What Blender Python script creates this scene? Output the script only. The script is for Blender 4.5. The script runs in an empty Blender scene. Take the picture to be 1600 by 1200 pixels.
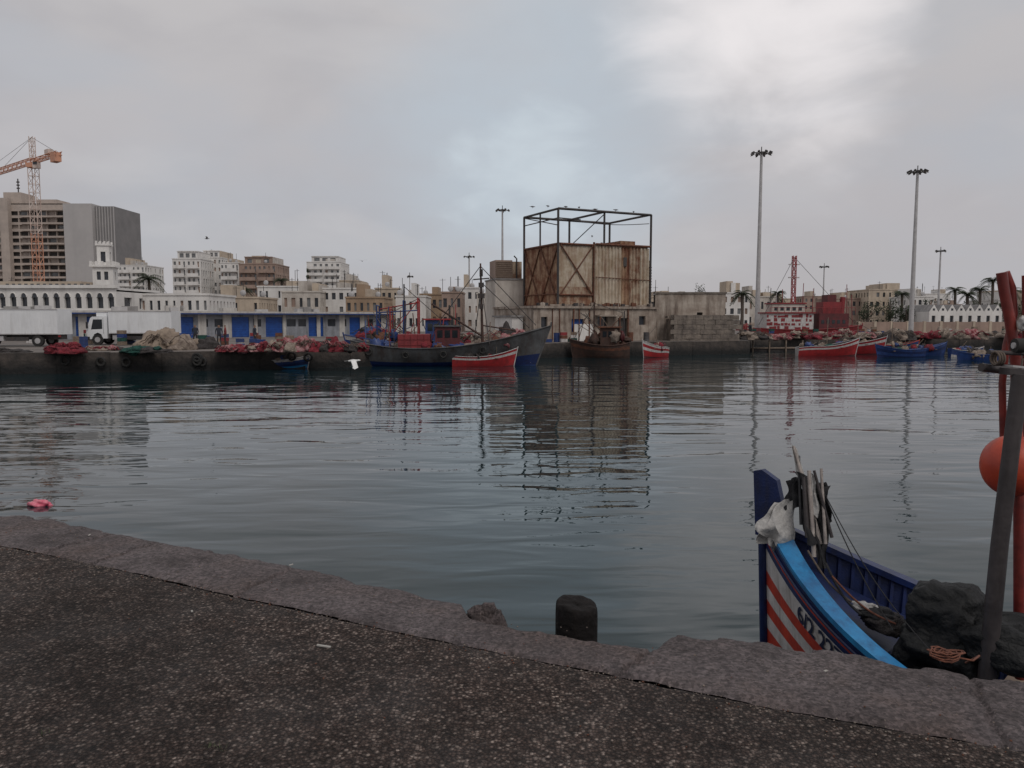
import bpy, math, random
from mathutils import Vector, Matrix, noise
random.seed(7)
R=random.uniform
F=1200.0; H=3.4; A=math.atan(100/1200)
QZ=1.3      # far quay level
NZ=1.75     # near quay level
def ray(px,py):
    cx=(px-800)/F; cy=(600-py)/F
    return Vector((cx, math.cos(A)+cy*math.sin(A), -math.sin(A)+cy*math.cos(A)))
def at(px,py,Y):
    d=ray(px,py); return Vector((d.x/d.y*Y, Y, H+d.z/d.y*Y))
def on(px,py,z):
    d=ray(px,py); t=(z-H)/d.z; return Vector((d.x*t,d.y*t,z))

# ------------------------------------------------------------ materials
M={}
def mat(name,c1,c2=None,scale=2.0,rough=.8,bump=.15,bscale=25,streak=0.0,sc=(.05,.04,.035),metal=0.0,lo=.35,hi=.65,zdark=None,bdist=.02,sscale=3.0,spec=.5,s0=.48):
    m=bpy.data.materials.new(name); m.use_nodes=True; nt=m.node_tree; N=nt.nodes; L=nt.links
    b=N['Principled BSDF']; b.inputs['Roughness'].default_value=rough; b.inputs['Metallic'].default_value=metal
    b.inputs['Specular IOR Level'].default_value=spec
    if c2 is None: c2=tuple(x*.72 for x in c1)
    tc=N.new('ShaderNodeTexCoord')
    n1=N.new('ShaderNodeTexNoise'); n1.inputs['Scale'].default_value=scale; n1.inputs['Detail'].default_value=8; n1.inputs['Roughness'].default_value=.65
    L.new(tc.outputs['Object'],n1.inputs['Vector'])
    r=N.new('ShaderNodeValToRGB'); r.color_ramp.elements[0].position=lo; r.color_ramp.elements[1].position=hi
    r.color_ramp.elements[0].color=(*c2,1); r.color_ramp.elements[1].color=(*c1,1)
    L.new(n1.outputs['Fac'],r.inputs['Fac']); out=r.outputs['Color']
    if streak>0:
        mp=N.new('ShaderNodeMapping'); mp.inputs['Scale'].default_value=(sscale,sscale,sscale*.12)
        L.new(tc.outputs['Object'],mp.inputs['Vector'])
        n2=N.new('ShaderNodeTexNoise'); n2.inputs['Scale'].default_value=1.0; n2.inputs['Detail'].default_value=7; n2.inputs['Roughness'].default_value=.7
        L.new(mp.outputs['Vector'],n2.inputs['Vector'])
        r2=N.new('ShaderNodeMapRange'); r2.inputs['From Min'].default_value=s0; r2.inputs['From Max'].default_value=s0+.24; r2.inputs['To Max'].default_value=streak
        L.new(n2.outputs['Fac'],r2.inputs['Value'])
        mx=N.new('ShaderNodeMix'); mx.data_type='RGBA'; mx.inputs['B'].default_value=(*sc,1)
        L.new(r2.outputs['Result'],mx.inputs['Factor']); L.new(out,mx.inputs['A']); out=mx.outputs['Result']
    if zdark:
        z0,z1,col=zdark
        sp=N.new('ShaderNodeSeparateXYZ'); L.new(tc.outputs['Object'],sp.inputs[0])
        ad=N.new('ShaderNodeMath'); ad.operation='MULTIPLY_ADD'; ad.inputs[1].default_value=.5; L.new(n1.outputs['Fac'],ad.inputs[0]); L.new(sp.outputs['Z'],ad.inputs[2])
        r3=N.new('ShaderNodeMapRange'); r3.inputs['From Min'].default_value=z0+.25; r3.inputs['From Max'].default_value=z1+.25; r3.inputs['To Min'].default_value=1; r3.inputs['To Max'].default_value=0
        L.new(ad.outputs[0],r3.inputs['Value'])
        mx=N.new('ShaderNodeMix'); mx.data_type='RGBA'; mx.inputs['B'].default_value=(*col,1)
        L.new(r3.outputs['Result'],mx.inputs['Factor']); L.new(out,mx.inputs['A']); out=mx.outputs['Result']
    L.new(out,b.inputs['Base Color'])
    if bump>0:
        n3=N.new('ShaderNodeTexNoise'); n3.inputs['Scale'].default_value=bscale; n3.inputs['Detail'].default_value=5
        L.new(tc.outputs['Object'],n3.inputs['Vector'])
        bp=N.new('ShaderNodeBump'); bp.inputs['Strength'].default_value=bump; bp.inputs['Distance'].default_value=bdist
        L.new(n3.outputs['Fac'],bp.inputs['Height']); L.new(bp.outputs['Normal'],b.inputs['Normal'])
    M[name]=m; return m

mat('white_wall',(.74,.72,.69),(.60,.58,.56),scale=.35,streak=.4,sc=(.32,.29,.26),sscale=.8)
mat('offwhite_wall',(.58,.54,.49),(.40,.36,.32),scale=.5,streak=.6,sc=(.24,.20,.17),sscale=.9)
mat('cream_wall',(.54,.45,.35),(.40,.33,.26),scale=.4,streak=.5,sc=(.22,.17,.13),sscale=.8)
mat('tan_wall',(.36,.26,.21),(.27,.195,.16),scale=.4,streak=.4,sscale=.6)
mat('ochre_wall',(.38,.27,.18),(.27,.19,.13),scale=.5,streak=.5,sc=(.15,.1,.07),sscale=.8)
mat('grey_wall',(.44,.42,.41),(.38,.365,.36),scale=.12,streak=.25,sc=(.28,.26,.26),sscale=.2)
mat('darkgrey_wall',(.23,.22,.22),(.18,.175,.175),scale=.2)
mat('concrete_far',(.46,.39,.34),(.36,.305,.27),scale=.3,streak=.3,sc=(.2,.17,.15),sscale=.5)
mat('glass_dark',(.045,.05,.06),(.025,.028,.034),scale=.8,rough=.2,bump=0)
mat('glass_mid',(.20,.205,.21),(.12,.125,.13),scale=.6,rough=.3,bump=0)
mat('void_dark',(.07,.062,.058),(.04,.036,.034),scale=.3,bump=0)
mat('window_glass',(.02,.025,.03),rough=.05,bump=0)
mat('shed_wall',(.28,.29,.32),(.19,.20,.22),scale=1.2,streak=.6,sscale=2)
mat('shed_pale',(.52,.50,.47),(.40,.38,.36),scale=1.2,streak=.6,sc=(.18,.15,.13),sscale=2)
mat('blue_paint',(.012,.09,.38),(.008,.055,.25),scale=3,rough=.45,streak=.3,sc=(.02,.03,.06))
mat('roof_grey',(.30,.29,.28),(.19,.18,.18),scale=1,streak=.4)
mat('rust_panel',(.40,.27,.17),(.17,.065,.032),scale=.8,streak=.95,sc=(.11,.035,.018),sscale=2.0,lo=.40,hi=.60,rough=.8,s0=.44)
mat('panel_cream',(.50,.43,.34),(.34,.26,.18),scale=.9,streak=.95,sc=(.17,.065,.032),sscale=2.4,lo=.40,hi=.60,rough=.75,s0=.485)
mat('panel_rusty',(.42,.34,.25),(.21,.10,.055),scale=1.1,streak=.95,sc=(.12,.045,.025),sscale=2.6,lo=.40,hi=.60,rough=.8,s0=.45)
mat('rust',(.17,.065,.035),(.07,.033,.023),scale=4,rough=.85)
mat('steel_dark',(.055,.05,.05),(.03,.028,.028),scale=5,rough=.6,streak=.4,sc=(.09,.04,.025))
mat('stained_concrete',(.46,.40,.34),(.22,.17,.135),scale=.7,streak=.9,sc=(.085,.055,.04),sscale=1.5,bscale=8,bump=.4,bdist=.05,s0=.46)
mat('stone_wall',(.24,.20,.165),(.11,.092,.08),scale=1.2,streak=.6,sscale=1.4,bscale=5,bump=.6,bdist=.08)
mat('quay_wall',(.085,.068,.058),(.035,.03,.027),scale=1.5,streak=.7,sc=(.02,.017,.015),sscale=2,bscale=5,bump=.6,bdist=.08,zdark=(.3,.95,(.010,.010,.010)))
mat('land',(.17,.145,.13),(.09,.078,.07),scale=.25,bscale=4,bump=.3)
mat('crane_orange',(.60,.29,.18),(.50,.27,.19),scale=1)
mat('crane_white',(.60,.52,.47),(.52,.38,.32),scale=.5)
mat('galv',(.46,.45,.45),(.36,.35,.35),scale=2,rough=.55,metal=.1)
mat('truck_white',(.76,.77,.78),(.68,.69,.70),scale=.8,rough=.35,bump=.02,streak=.3,sc=(.35,.33,.31),sscale=3)
mat('rubber',(.02,.02,.02),(.03,.028,.026),scale=8,rough=.9)
mat('plastic_black',(.025,.025,.028),rough=.5)
mat('lamp_clear',(.5,.5,.48),rough=.15,bump=0)
mat('red_paint',(.38,.022,.026),(.22,.018,.02),scale=3,rough=.5,streak=.45,sc=(.10,.02,.02))
mat('ship_red',(.26,.022,.026),(.16,.016,.02),scale=1.5,rough=.55,streak=.6,sc=(.07,.015,.015))
mat('darkred_paint',(.13,.018,.022),(.07,.014,.016),scale=2,rough=.6,streak=.6,sc=(.04,.015,.012))
mat('boat_grey',(.105,.108,.112),(.045,.042,.043),scale=1.2,rough=.65,streak=.85,sc=(.05,.028,.02),sscale=3)
mat('boat_blue',(.02,.055,.20),(.012,.03,.11),scale=3,rough=.45,streak=.4)
mat('boat_lightblue',(.02,.22,.47),(.015,.13,.31),scale=5,rough=.45,streak=.7,sc=(.012,.045,.12),sscale=9,bscale=50,bump=.3,bdist=.004)
mat('boat_navy',(.008,.022,.105),(.006,.013,.055),scale=6,rough=.45,streak=.5,sc=(.015,.016,.028),sscale=12,bscale=60)
mat('boat_orange',(.50,.048,.022),(.34,.032,.018),scale=7,rough=.5,streak=.6,sc=(.14,.03,.02),sscale=12)
mat('boat_white',(.58,.56,.55),(.40,.38,.37),scale=7,rough=.5,streak=.8,sc=(.18,.15,.13),sscale=12)
mat('boat_brown',(.085,.042,.03),(.038,.024,.02),scale=2,rough=.85,streak=.6)
mat('boat_inner',(.03,.035,.055),(.05,.045,.045),scale=4)
mat('wood',(.26,.20,.15),(.15,.11,.085),scale=6,streak=.5,sscale=12)
mat('pale_wood',(.46,.41,.37),(.29,.25,.23),scale=14,streak=.6,sscale=30)
mat('charred_wood',(.012,.010,.010),(.005,.004,.004),scale=12,rough=.85,bump=1,bscale=28,bdist=.015,streak=.35,sc=(.028,.02,.017),sscale=40,spec=.25)
mat('net_red',(.28,.028,.042),(.09,.015,.022),scale=5,rough=.95,bump=1,bscale=14,bdist=.1,streak=.35,sc=(.03,.015,.018),sscale=6)
mat('net_pink',(.40,.23,.23),(.22,.04,.05),scale=3,rough=.95,bump=1,bscale=12,bdist=.1,lo=.42,hi=.58)
mat('net_beige',(.34,.28,.23),(.15,.115,.095),scale=4,rough=.95,bump=1,bscale=12,bdist=.1)
mat('tarp_beige',(.33,.26,.20),(.18,.14,.11),scale=1.5,rough=.85,bump=.8,bscale=5,bdist=.1)
mat('net_green',(.018,.085,.065),(.012,.045,.04),scale=4,rough=.95,bump=1,bscale=14,bdist=.08)
mat('net_dark',(.06,.052,.05),(.03,.026,.026),scale=4,rough=.95,bump=1,bscale=12,bdist=.1)
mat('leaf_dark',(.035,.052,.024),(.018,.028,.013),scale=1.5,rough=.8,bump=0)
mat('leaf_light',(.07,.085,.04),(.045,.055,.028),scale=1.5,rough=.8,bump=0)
mat('trunk',(.11,.085,.07),(.06,.048,.04),scale=4,bump=.8,bscale=12)
mat('white_bird',(.80,.80,.79),rough=.7,bump=0)
mat('bird_grey',(.25,.25,.27),rough=.7,bump=0)
mat('cloth_white',(.46,.45,.43),(.30,.29,.28),scale=8,rough=.8,bump=.7,bscale=20,bdist=.03)
mat('cloth_black',(.012,.012,.014),(.02,.02,.022),scale=8,rough=.85,bump=.5,bscale=30)
mat('tarp_black',(.012,.013,.014),(.006,.0065,.007),scale=5,rough=.62,bump=1,bscale=11,bdist=.05,spec=.3,streak=.6,sc=(.022,.022,.022),sscale=9)
mat('rope',(.13,.10,.08),rough=.95,scale=30)
mat('rope_orange',(.20,.075,.045),(.10,.04,.028),scale=30,rough=.95)
mat('pole_grey',(.070,.060,.060),(.035,.030,.031),scale=5,rough=.5,metal=.2,streak=.6,sc=(.025,.018,.015),sscale=20)
mat('buoy_orange',(.54,.07,.024),(.36,.038,.018),scale=4,rough=.5,bump=.1,streak=.6,sc=(.13,.03,.02),sscale=9)
mat('davit_red',(.22,.028,.020),(.12,.016,.013),scale=8,rough=.45,streak=.6,sc=(.06,.02,.015),sscale=15)
mat('pink_plastic',(.60,.08,.15),(.7,.25,.3),scale=9,rough=.4)
mat('paper',(.42,.40,.37),rough=.8)
mat('grit',(.16,.13,.11),(.09,.07,.06),scale=40,rough=.95)
mat('skin',(.30,.17,.11),rough=.6,bump=0)
mat('jacket_dark',(.03,.035,.05),rough=.9); mat('jacket_red',(.22,.04,.04),rough=.9); mat('trousers',(.035,.035,.04),rough=.9); mat('hair',(.012,.01,.01),rough=.8)
mat('crate_red',(.28,.030,.035),(.17,.022,.026),scale=2,rough=.6,streak=.5,sc=(.06,.015,.015))
mat('letter_paint',(.010,.014,.05),rough=.5,bump=0)
mat('groove_dirt',(.010,.007,.006),(.018,.012,.010),scale=15,rough=1,bump=.6)

def asphalt():
    m=bpy.data.materials.new('asphalt'); m.use_nodes=True; nt=m.node_tree; N=nt.nodes; L=nt.links; b=N['Principled BSDF']
    tc=N.new('ShaderNodeTexCoord')
    def nz(s,d=6,rg=.6):
        n=N.new('ShaderNodeTexNoise'); n.inputs['Scale'].default_value=s; n.inputs['Detail'].default_value=d; n.inputs['Roughness'].default_value=rg; L.new(tc.outputs['Object'],n.inputs['Vector']); return n
    def rng(src,a,b_,c,d):
        q=N.new('ShaderNodeMapRange'); q.inputs['From Min'].default_value=a; q.inputs['From Max'].default_value=b_; q.inputs['To Min'].default_value=c; q.inputs['To Max'].default_value=d; L.new(src,q.inputs['Value']); return q.outputs[0]
    def mul(a,b_):
        q=N.new('ShaderNodeMath'); q.operation='MULTIPLY'; L.new(a,q.inputs[0]); L.new(b_,q.inputs[1]); return q.outputs[0]
    v=N.new('ShaderNodeTexVoronoi'); v.inputs['Scale'].default_value=66; v.inputs['Randomness'].default_value=1; L.new(tc.outputs['Object'],v.inputs['Vector'])
    v2=N.new('ShaderNodeTexVoronoi'); v2.inputs['Scale'].default_value=150; L.new(tc.outputs['Object'],v2.inputs['Vector'])
    sp=N.new('ShaderNodeSeparateColor'); L.new(v.outputs['Color'],sp.inputs[0])
    sp2=N.new('ShaderNodeSeparateColor'); L.new(v2.outputs['Color'],sp2.inputs[0])
    r=N.new('ShaderNodeValToRGB'); e=r.color_ramp.elements; e[0].position=0; e[0].color=(.040,.026,.021,1); e[1].position=1; e[1].color=(.28,.225,.195,1)
    x=e.new(.5); x.color=(.072,.050,.041,1); x=e.new(.8); x.color=(.13,.096,.082,1)
    L.new(sp.outputs[0],r.inputs['Fac'])
    f=mul(rng(v.outputs['Distance'],.25,.6,1,.32),rng(nz(.9,7,.65).outputs['Fac'],.35,.65,.62,1.2))
    fine=nz(9,7,.75)
    f=mul(f,rng(fine.outputs['Fac'],.32,.68,.45,1.55)); f=mul(f,rng(sp2.outputs[0],0,1,.6,1.4))
    vm=N.new('ShaderNodeVectorMath'); vm.operation='SCALE'; L.new(r.outputs[0],vm.inputs[0]); L.new(f,vm.inputs['Scale'])
    L.new(vm.outputs[0],b.inputs['Base Color']); b.inputs['Specular IOR Level'].default_value=.3
    L.new(rng(nz(1.7).outputs['Fac'],.4,.7,.95,.55),b.inputs['Roughness'])
    a1=N.new('ShaderNodeMath'); a1.operation='MULTIPLY_ADD'; a1.inputs[1].default_value=-.8; L.new(v.outputs['Distance'],a1.inputs[0]); L.new(fine.outputs['Fac'],a1.inputs[2])
    a2=N.new('ShaderNodeMath'); a2.operation='MULTIPLY_ADD'; a2.inputs[1].default_value=-.4; L.new(v2.outputs['Distance'],a2.inputs[0]); L.new(a1.outputs[0],a2.inputs[2])
    bp=N.new('ShaderNodeBump'); bp.inputs['Strength'].default_value=1; bp.inputs['Distance'].default_value=.014; L.new(a2.outputs[0],bp.inputs['Height']); L.new(bp.outputs[0],b.inputs['Normal'])
    M['asphalt']=m
asphalt()
def kerbmat():
    m=bpy.data.materials.new('kerb_concrete'); m.use_nodes=True; nt=m.node_tree; N=nt.nodes; L=nt.links; b=N['Principled BSDF']
    tc=N.new('ShaderNodeTexCoord')
    def nz(s,d=6,rg=.6):
        n=N.new('ShaderNodeTexNoise'); n.inputs['Scale'].default_value=s; n.inputs['Detail'].default_value=d; n.inputs['Roughness'].default_value=rg; L.new(tc.outputs['Object'],n.inputs['Vector']); return n
    r=N.new('ShaderNodeValToRGB'); e=r.color_ramp.elements; e[0].position=.3; e[0].color=(.055,.042,.040,1); e[1].position=.72; e[1].color=(.215,.185,.186,1)
    x=e.new(.5); x.color=(.130,.108,.109,1)
    L.new(nz(2.2,10,.72).outputs['Fac'],r.inputs['Fac'])
    br=N.new('ShaderNodeMapRange'); br.inputs['From Min'].default_value=.48; br.inputs['From Max'].default_value=.64; br.inputs['To Max'].default_value=.75; L.new(nz(1.1,8,.7).outputs['Fac'],br.inputs['Value'])
    mx=N.new('ShaderNodeMix'); mx.data_type='RGBA'; mx.inputs['B'].default_value=(.085,.055,.045,1); L.new(br.outputs[0],mx.inputs['Factor']); L.new(r.outputs[0],mx.inputs['A'])
    v=N.new('ShaderNodeTexVoronoi'); v.inputs['Scale'].default_value=75; L.new(tc.outputs['Object'],v.inputs['Vector'])
    sp=N.new('ShaderNodeSeparateColor'); L.new(v.outputs['Color'],sp.inputs[0])
    mr=N.new('ShaderNodeMapRange'); mr.inputs['To Min'].default_value=.6; mr.inputs['To Max'].default_value=1.45; L.new(sp.outputs[0],mr.inputs['Value'])
    f=nz(30,6,.75); mf=N.new('ShaderNodeMapRange'); mf.inputs['From Min'].default_value=.3; mf.inputs['From Max'].default_value=.6; mf.inputs['To Min'].default_value=.35; mf.inputs['To Max'].default_value=1.15; L.new(f.outputs['Fac'],mf.inputs['Value'])
    m1=N.new('ShaderNodeMath'); m1.operation='MULTIPLY'; L.new(mr.outputs[0],m1.inputs[0]); L.new(mf.outputs[0],m1.inputs[1])
    vm=N.new('ShaderNodeVectorMath'); vm.operation='SCALE'; L.new(mx.outputs['Result'],vm.inputs[0]); L.new(m1.outputs[0],vm.inputs['Scale'])
    L.new(vm.outputs[0],b.inputs['Base Color']); b.inputs['Roughness'].default_value=.75; b.inputs['Specular IOR Level'].default_value=.35
    a=N.new('ShaderNodeMath'); a.operation='MULTIPLY_ADD'; a.inputs[1].default_value=2.0; L.new(nz(6,8,.7).outputs['Fac'],a.inputs[0]); L.new(f.outputs['Fac'],a.inputs[2])
    bp=N.new('ShaderNodeBump'); bp.inputs['Strength'].default_value=1; bp.inputs['Distance'].default_value=.024; L.new(a.outputs[0],bp.inputs['Height']); L.new(bp.outputs[0],b.inputs['Normal'])
    M['kerb_concrete']=m
kerbmat()
def watermat():
    m=bpy.data.materials.new('water'); m.use_nodes=True; nt=m.node_tree; N=nt.nodes; L=nt.links; b=N['Principled BSDF']
    b.inputs['Base Color'].default_value=(.006,.022,.027,1); b.inputs['Roughness'].default_value=.0; b.inputs['IOR'].default_value=1.333
    tc=N.new('ShaderNodeTexCoord')
    prev=None
    for (sx,sy,s,dist,det,rot) in ((.45,1.0,.50,.060,1,.15),(.38,1.1,1.5,.022,1.5,-.08),(.45,1.2,4.2,.0022,1,.2)):
        mp=N.new('ShaderNodeMapping'); mp.inputs['Scale'].default_value=(sx,sy,1); mp.inputs['Rotation'].default_value=(0,0,rot)
        L.new(tc.outputs['Object'],mp.inputs['Vector'])
        n=N.new('ShaderNodeTexNoise'); n.inputs['Scale'].default_value=s; n.inputs['Detail'].default_value=det; n.inputs['Distortion'].default_value=.7; n.inputs['Roughness'].default_value=.35
        L.new(mp.outputs[0],n.inputs['Vector'])
        bp=N.new('ShaderNodeBump'); bp.inputs['Strength'].default_value=1; bp.inputs['Distance'].default_value=dist
        L.new(n.outputs['Fac'],bp.inputs['Height'])
        if prev: L.new(prev.outputs[0],bp.inputs['Normal'])
        prev=bp
    L.new(prev.outputs[0],b.inputs['Normal'])
    M['water']=m
watermat()

# ------------------------------------------------------------ builder
class Thing:
    def __init__(s,name,loc=(0,0,0),rot=0.0):
        s.name=name; s.loc=Vector(loc); s.rot=rot; s.P={}
    def add(s,part,mt,vs,fs,smooth=False):
        p=s.P.setdefault(part,{'v':[],'f':[],'m':[],'s':[],'mats':[]})
        o=len(p['v']); p['v'].extend([tuple(v) for v in vs])
        if mt not in p['mats']: p['mats'].append(mt)
        i=p['mats'].index(mt)
        for f in fs:
            p['f'].append(tuple(o+k for k in f)); p['m'].append(i); p['s'].append(smooth)
    def box(s,part,mt,c,size,rz=0,rx=0,ry=0):
        c=Vector(c); a,b,d=[x/2 for x in size]
        Rm=Matrix.Rotation(rz,3,'Z')@Matrix.Rotation(ry,3,'Y')@Matrix.Rotation(rx,3,'X')
        vs=[c+Rm@Vector((x,y,z)) for z in(-d,d) for y in(-b,b) for x in(-a,a)]
        s.add(part,mt,vs,[(0,2,3,1),(4,5,7,6),(0,1,5,4),(2,6,7,3),(0,4,6,2),(1,3,7,5)])
    def bx(s,part,mt,x0,y0,z0,x1,y1,z1):
        s.box(part,mt,((x0+x1)/2,(y0+y1)/2,(z0+z1)/2),(abs(x1-x0),abs(y1-y0),abs(z1-z0)))
    def cyl(s,part,mt,p,q,r,r2=None,n=8,smooth=True):
        s.tube(part,mt,[p,q],[r,r if r2 is None else r2],n,smooth)
    def tube(s,part,mt,pts,r,n=6,smooth=True):
        pts=[Vector(p) for p in pts]; k=len(pts)
        if not isinstance(r,(list,tuple)): r=[r]*k
        vs=[];fs=[]
        d0=(pts[1]-pts[0]).normalized(); up=Vector((0,0,1)) if abs(d0.z)<.9 else Vector((1,0,0))
        a=d0.cross(up).normalized()
        for i,p in enumerate(pts):
            d=(pts[min(i+1,k-1)]-pts[max(i-1,0)])
            d=d.normalized() if d.length>1e-9 else d0
            a=(a-d*a.dot(d)).normalized(); b=d.cross(a)
            for j in range(n):
                t=2*math.pi*j/n; vs.append(p+(a*math.cos(t)+b*math.sin(t))*r[i])
        for i in range(k-1):
            for j in range(n):
                j2=(j+1)%n; fs.append((i*n+j,i*n+j2,(i+1)*n+j2,(i+1)*n+j))
        s.add(part,mt,vs,fs,smooth)
        s.add(part,mt,vs[:n],[tuple(range(n))[::-1]]); s.add(part,mt,vs[-n:],[tuple(range(n))])
    def poly(s,part,mt,pts): s.add(part,mt,pts,[tuple(range(len(pts)))])
    def blob(s,part,mt,c,rad,amp=.15,fr=1.5,nu=20,nv=12,seed=0,zmin=None,hf=.35,sq=1.0):
        vs=[];fs=[];c=Vector(c)
        pw=lambda x:math.copysign(abs(x)**sq,x)
        for i in range(nv+1):
            ph=math.pi*i/nv
            for j in range(nu):
                th=2*math.pi*j/nu
                d=Vector((math.sin(ph)*math.cos(th),math.sin(ph)*math.sin(th),math.cos(ph)))
                k=1+amp*(noise.noise(d*fr+Vector((seed*7.3,seed*3.1,0)))*1.6+hf*noise.noise(d*fr*3+Vector((seed,5,2))))
                v=c+Vector((pw(math.sin(ph))*pw(math.cos(th))*rad[0],pw(math.sin(ph))*pw(math.sin(th))*rad[1],pw(d.z)*rad[2]))*k
                if zmin is not None: v.z=max(v.z,zmin)
                vs.append(v)
        for i in range(nv):
            for j in range(nu):
                j2=(j+1)%nu; fs.append((i*nu+j,(i+1)*nu+j,(i+1)*nu+j2,i*nu+j2))
        s.add(part,mt,vs,fs,True)
    def wall(s,mt,o,u,n,W,Hh,wins=(),depth=.2,glass='glass_dark',part='walls',wpart='windows'):
        o=Vector(o);u=Vector((u[0],u[1],0));n=Vector((n[0],n[1],0));Z=Vector((0,0,1))
        P=lambda a,b,d=0:o+u*a+Z*b-n*d
        xs={0.0,W};zs={0.0,Hh}
        for w in wins: xs|={w[0],w[2]};zs|={w[1],w[3]}
        xs=sorted(xs);zs=sorted(zs)
        for i in range(len(xs)-1):
            for j in range(len(zs)-1):
                cx=(xs[i]+xs[i+1])/2;cz=(zs[j]+zs[j+1])/2
                if any(w[0]<cx<w[2] and w[1]<cz<w[3] for w in wins): continue
                s.add(part,mt,[P(xs[i],zs[j]),P(xs[i+1],zs[j]),P(xs[i+1],zs[j+1]),P(xs[i],zs[j+1])],[(0,1,2,3)])
        for w in wins:
            x0,z0,x1,z1=w[:4]; g=w[4] if len(w)>4 else glass
            d=depth
            s.add(wpart,g,[P(x0,z0,d),P(x1,z0,d),P(x1,z1,d),P(x0,z1,d)],[(0,1,2,3)])
            c=[(x0,z0),(x1,z0),(x1,z1),(x0,z1)]
            for k in range(4):
                a=c[k];b=c[(k+1)%4]
                s.add(part,mt,[P(*a),P(*b),P(b[0],b[1],d),P(a[0],a[1],d)],[(0,1,2,3)])
    def done(s):
        if len(s.P)==1: root=None
        else:
            root=bpy.data.objects.new(s.name,None); root.empty_display_size=.3
            bpy.context.collection.objects.link(root); root.location=s.loc; root.rotation_euler=(0,0,s.rot)
        for pn,p in s.P.items():
            me=bpy.data.meshes.new(pn); me.from_pydata(p['v'],[],p['f'])
            for m in p['mats']: me.materials.append(M[m])
            me.polygons.foreach_set('material_index',p['m']); me.polygons.foreach_set('use_smooth',p['s']); me.update()
            ob=bpy.data.objects.new(s.name if root is None else pn,me); bpy.context.collection.objects.link(ob)
            if root: ob.parent=root
            else: ob.location=s.loc; ob.rotation_euler=(0,0,s.rot)
        return root if root else ob

# ------------------------------------------------------------ water, land
t=Thing('water'); S=4000
t.add('water','water',[(-S,-60,0),(S,-60,0),(S,S,0),(-S,S,0)],[(0,1,2,3)]); t.done()
edge=[(-400,2),(-60,40),(-32,48),(-11.6,55),(-6,62),(5,70.5),(24,77.5),(25.5,90),(75,93),(140,98),(500,120)]
t=Thing('ground')
top=[Vector((x,y,QZ)) for x,y in edge]+[Vector((S,200,QZ)),Vector((S,S,QZ)),Vector((-S,S,QZ)),Vector((-S,2,QZ))]
t.poly('ground','land',top); t.done()
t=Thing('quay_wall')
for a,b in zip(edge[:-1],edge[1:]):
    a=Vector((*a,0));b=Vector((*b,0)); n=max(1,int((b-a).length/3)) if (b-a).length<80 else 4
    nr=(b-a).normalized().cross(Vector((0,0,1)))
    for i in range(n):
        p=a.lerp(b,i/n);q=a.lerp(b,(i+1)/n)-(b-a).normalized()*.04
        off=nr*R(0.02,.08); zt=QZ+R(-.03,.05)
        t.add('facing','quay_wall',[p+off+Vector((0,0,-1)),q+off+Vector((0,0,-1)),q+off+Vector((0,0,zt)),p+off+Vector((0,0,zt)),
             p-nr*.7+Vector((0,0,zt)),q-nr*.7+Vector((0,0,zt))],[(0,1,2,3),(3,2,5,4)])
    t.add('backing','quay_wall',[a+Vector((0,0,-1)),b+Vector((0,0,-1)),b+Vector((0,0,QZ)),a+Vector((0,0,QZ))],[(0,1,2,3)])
for x in range(9):
    k=R(0,1); p=Vector((-32,48,0)).lerp(Vector((-11.6,55,0)),k); 
    c=p+Vector((.1,-.25,R(.6,.9)))
    ring=[c+Vector((.26*math.cos(a),0,.26*math.sin(a))) for a in [i*2*math.pi/12 for i in range(13)]]
    t.tube('tyre_fenders','rubber',ring,.09,6)
t.done()

# ------------------------------------------------------------ near quay
outer_px=[(0,798),(45,800),(90,808),(135,815),(180,826),(250,838),(310,850),(370,858),(430,871),(480,880),(530,893),(560,906),(600,910),(640,914),(690,925),(722,932),(732,955),(760,968),(785,972),(800,974),(870,985),(960,998),(1020,1007),(1034,988),(1060,980),(1110,981),(1180,990),(1230,993),(1300,1005),(1360,1013),(1420,1025),(1480,1036),(1520,1047),(1600,1050)]
inner_px=[(0,850),(200,890),(400,935),(600,980),(800,1020),(1000,1060),(1200,1100),(1400,1135),(1600,1168)]
outer=[on(x,y,NZ) for x,y in outer_px]; inner=[on(x,y,NZ) for x,y in inner_px]
outer=sorted([(p.x,p.y) for p in outer]); inner=sorted([(p.x,p.y) for p in inner])
outer=[(-60,31)]+outer+[(3.6,2.85),(5.2,1.6),(8,-.8),(40,-28)]
inner=[(-60,30.0)]+inner+[(3.0,2.5),(4.6,1.2),(7.4,-1.3),(40,-29)]
def itp(l,x):
    for (a,b),(c,d) in zip(l[:-1],l[1:]):
        if a<=x<=c: return b+(d-b)*(x-a)/max(c-a,1e-6)
    return l[-1][1]
xs=[-60,-40,-25,-16,-12]+[-9+i*.011 for i in range(int(15/.011))]+[6.1,8,14,25,40]
joints=[-9.1,-6.3,-3.2,-2.75,-1.55,0.62,2.05,4.2]
t=Thing('quay_kerb'); vs=[];fs=[];NV=26
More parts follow.
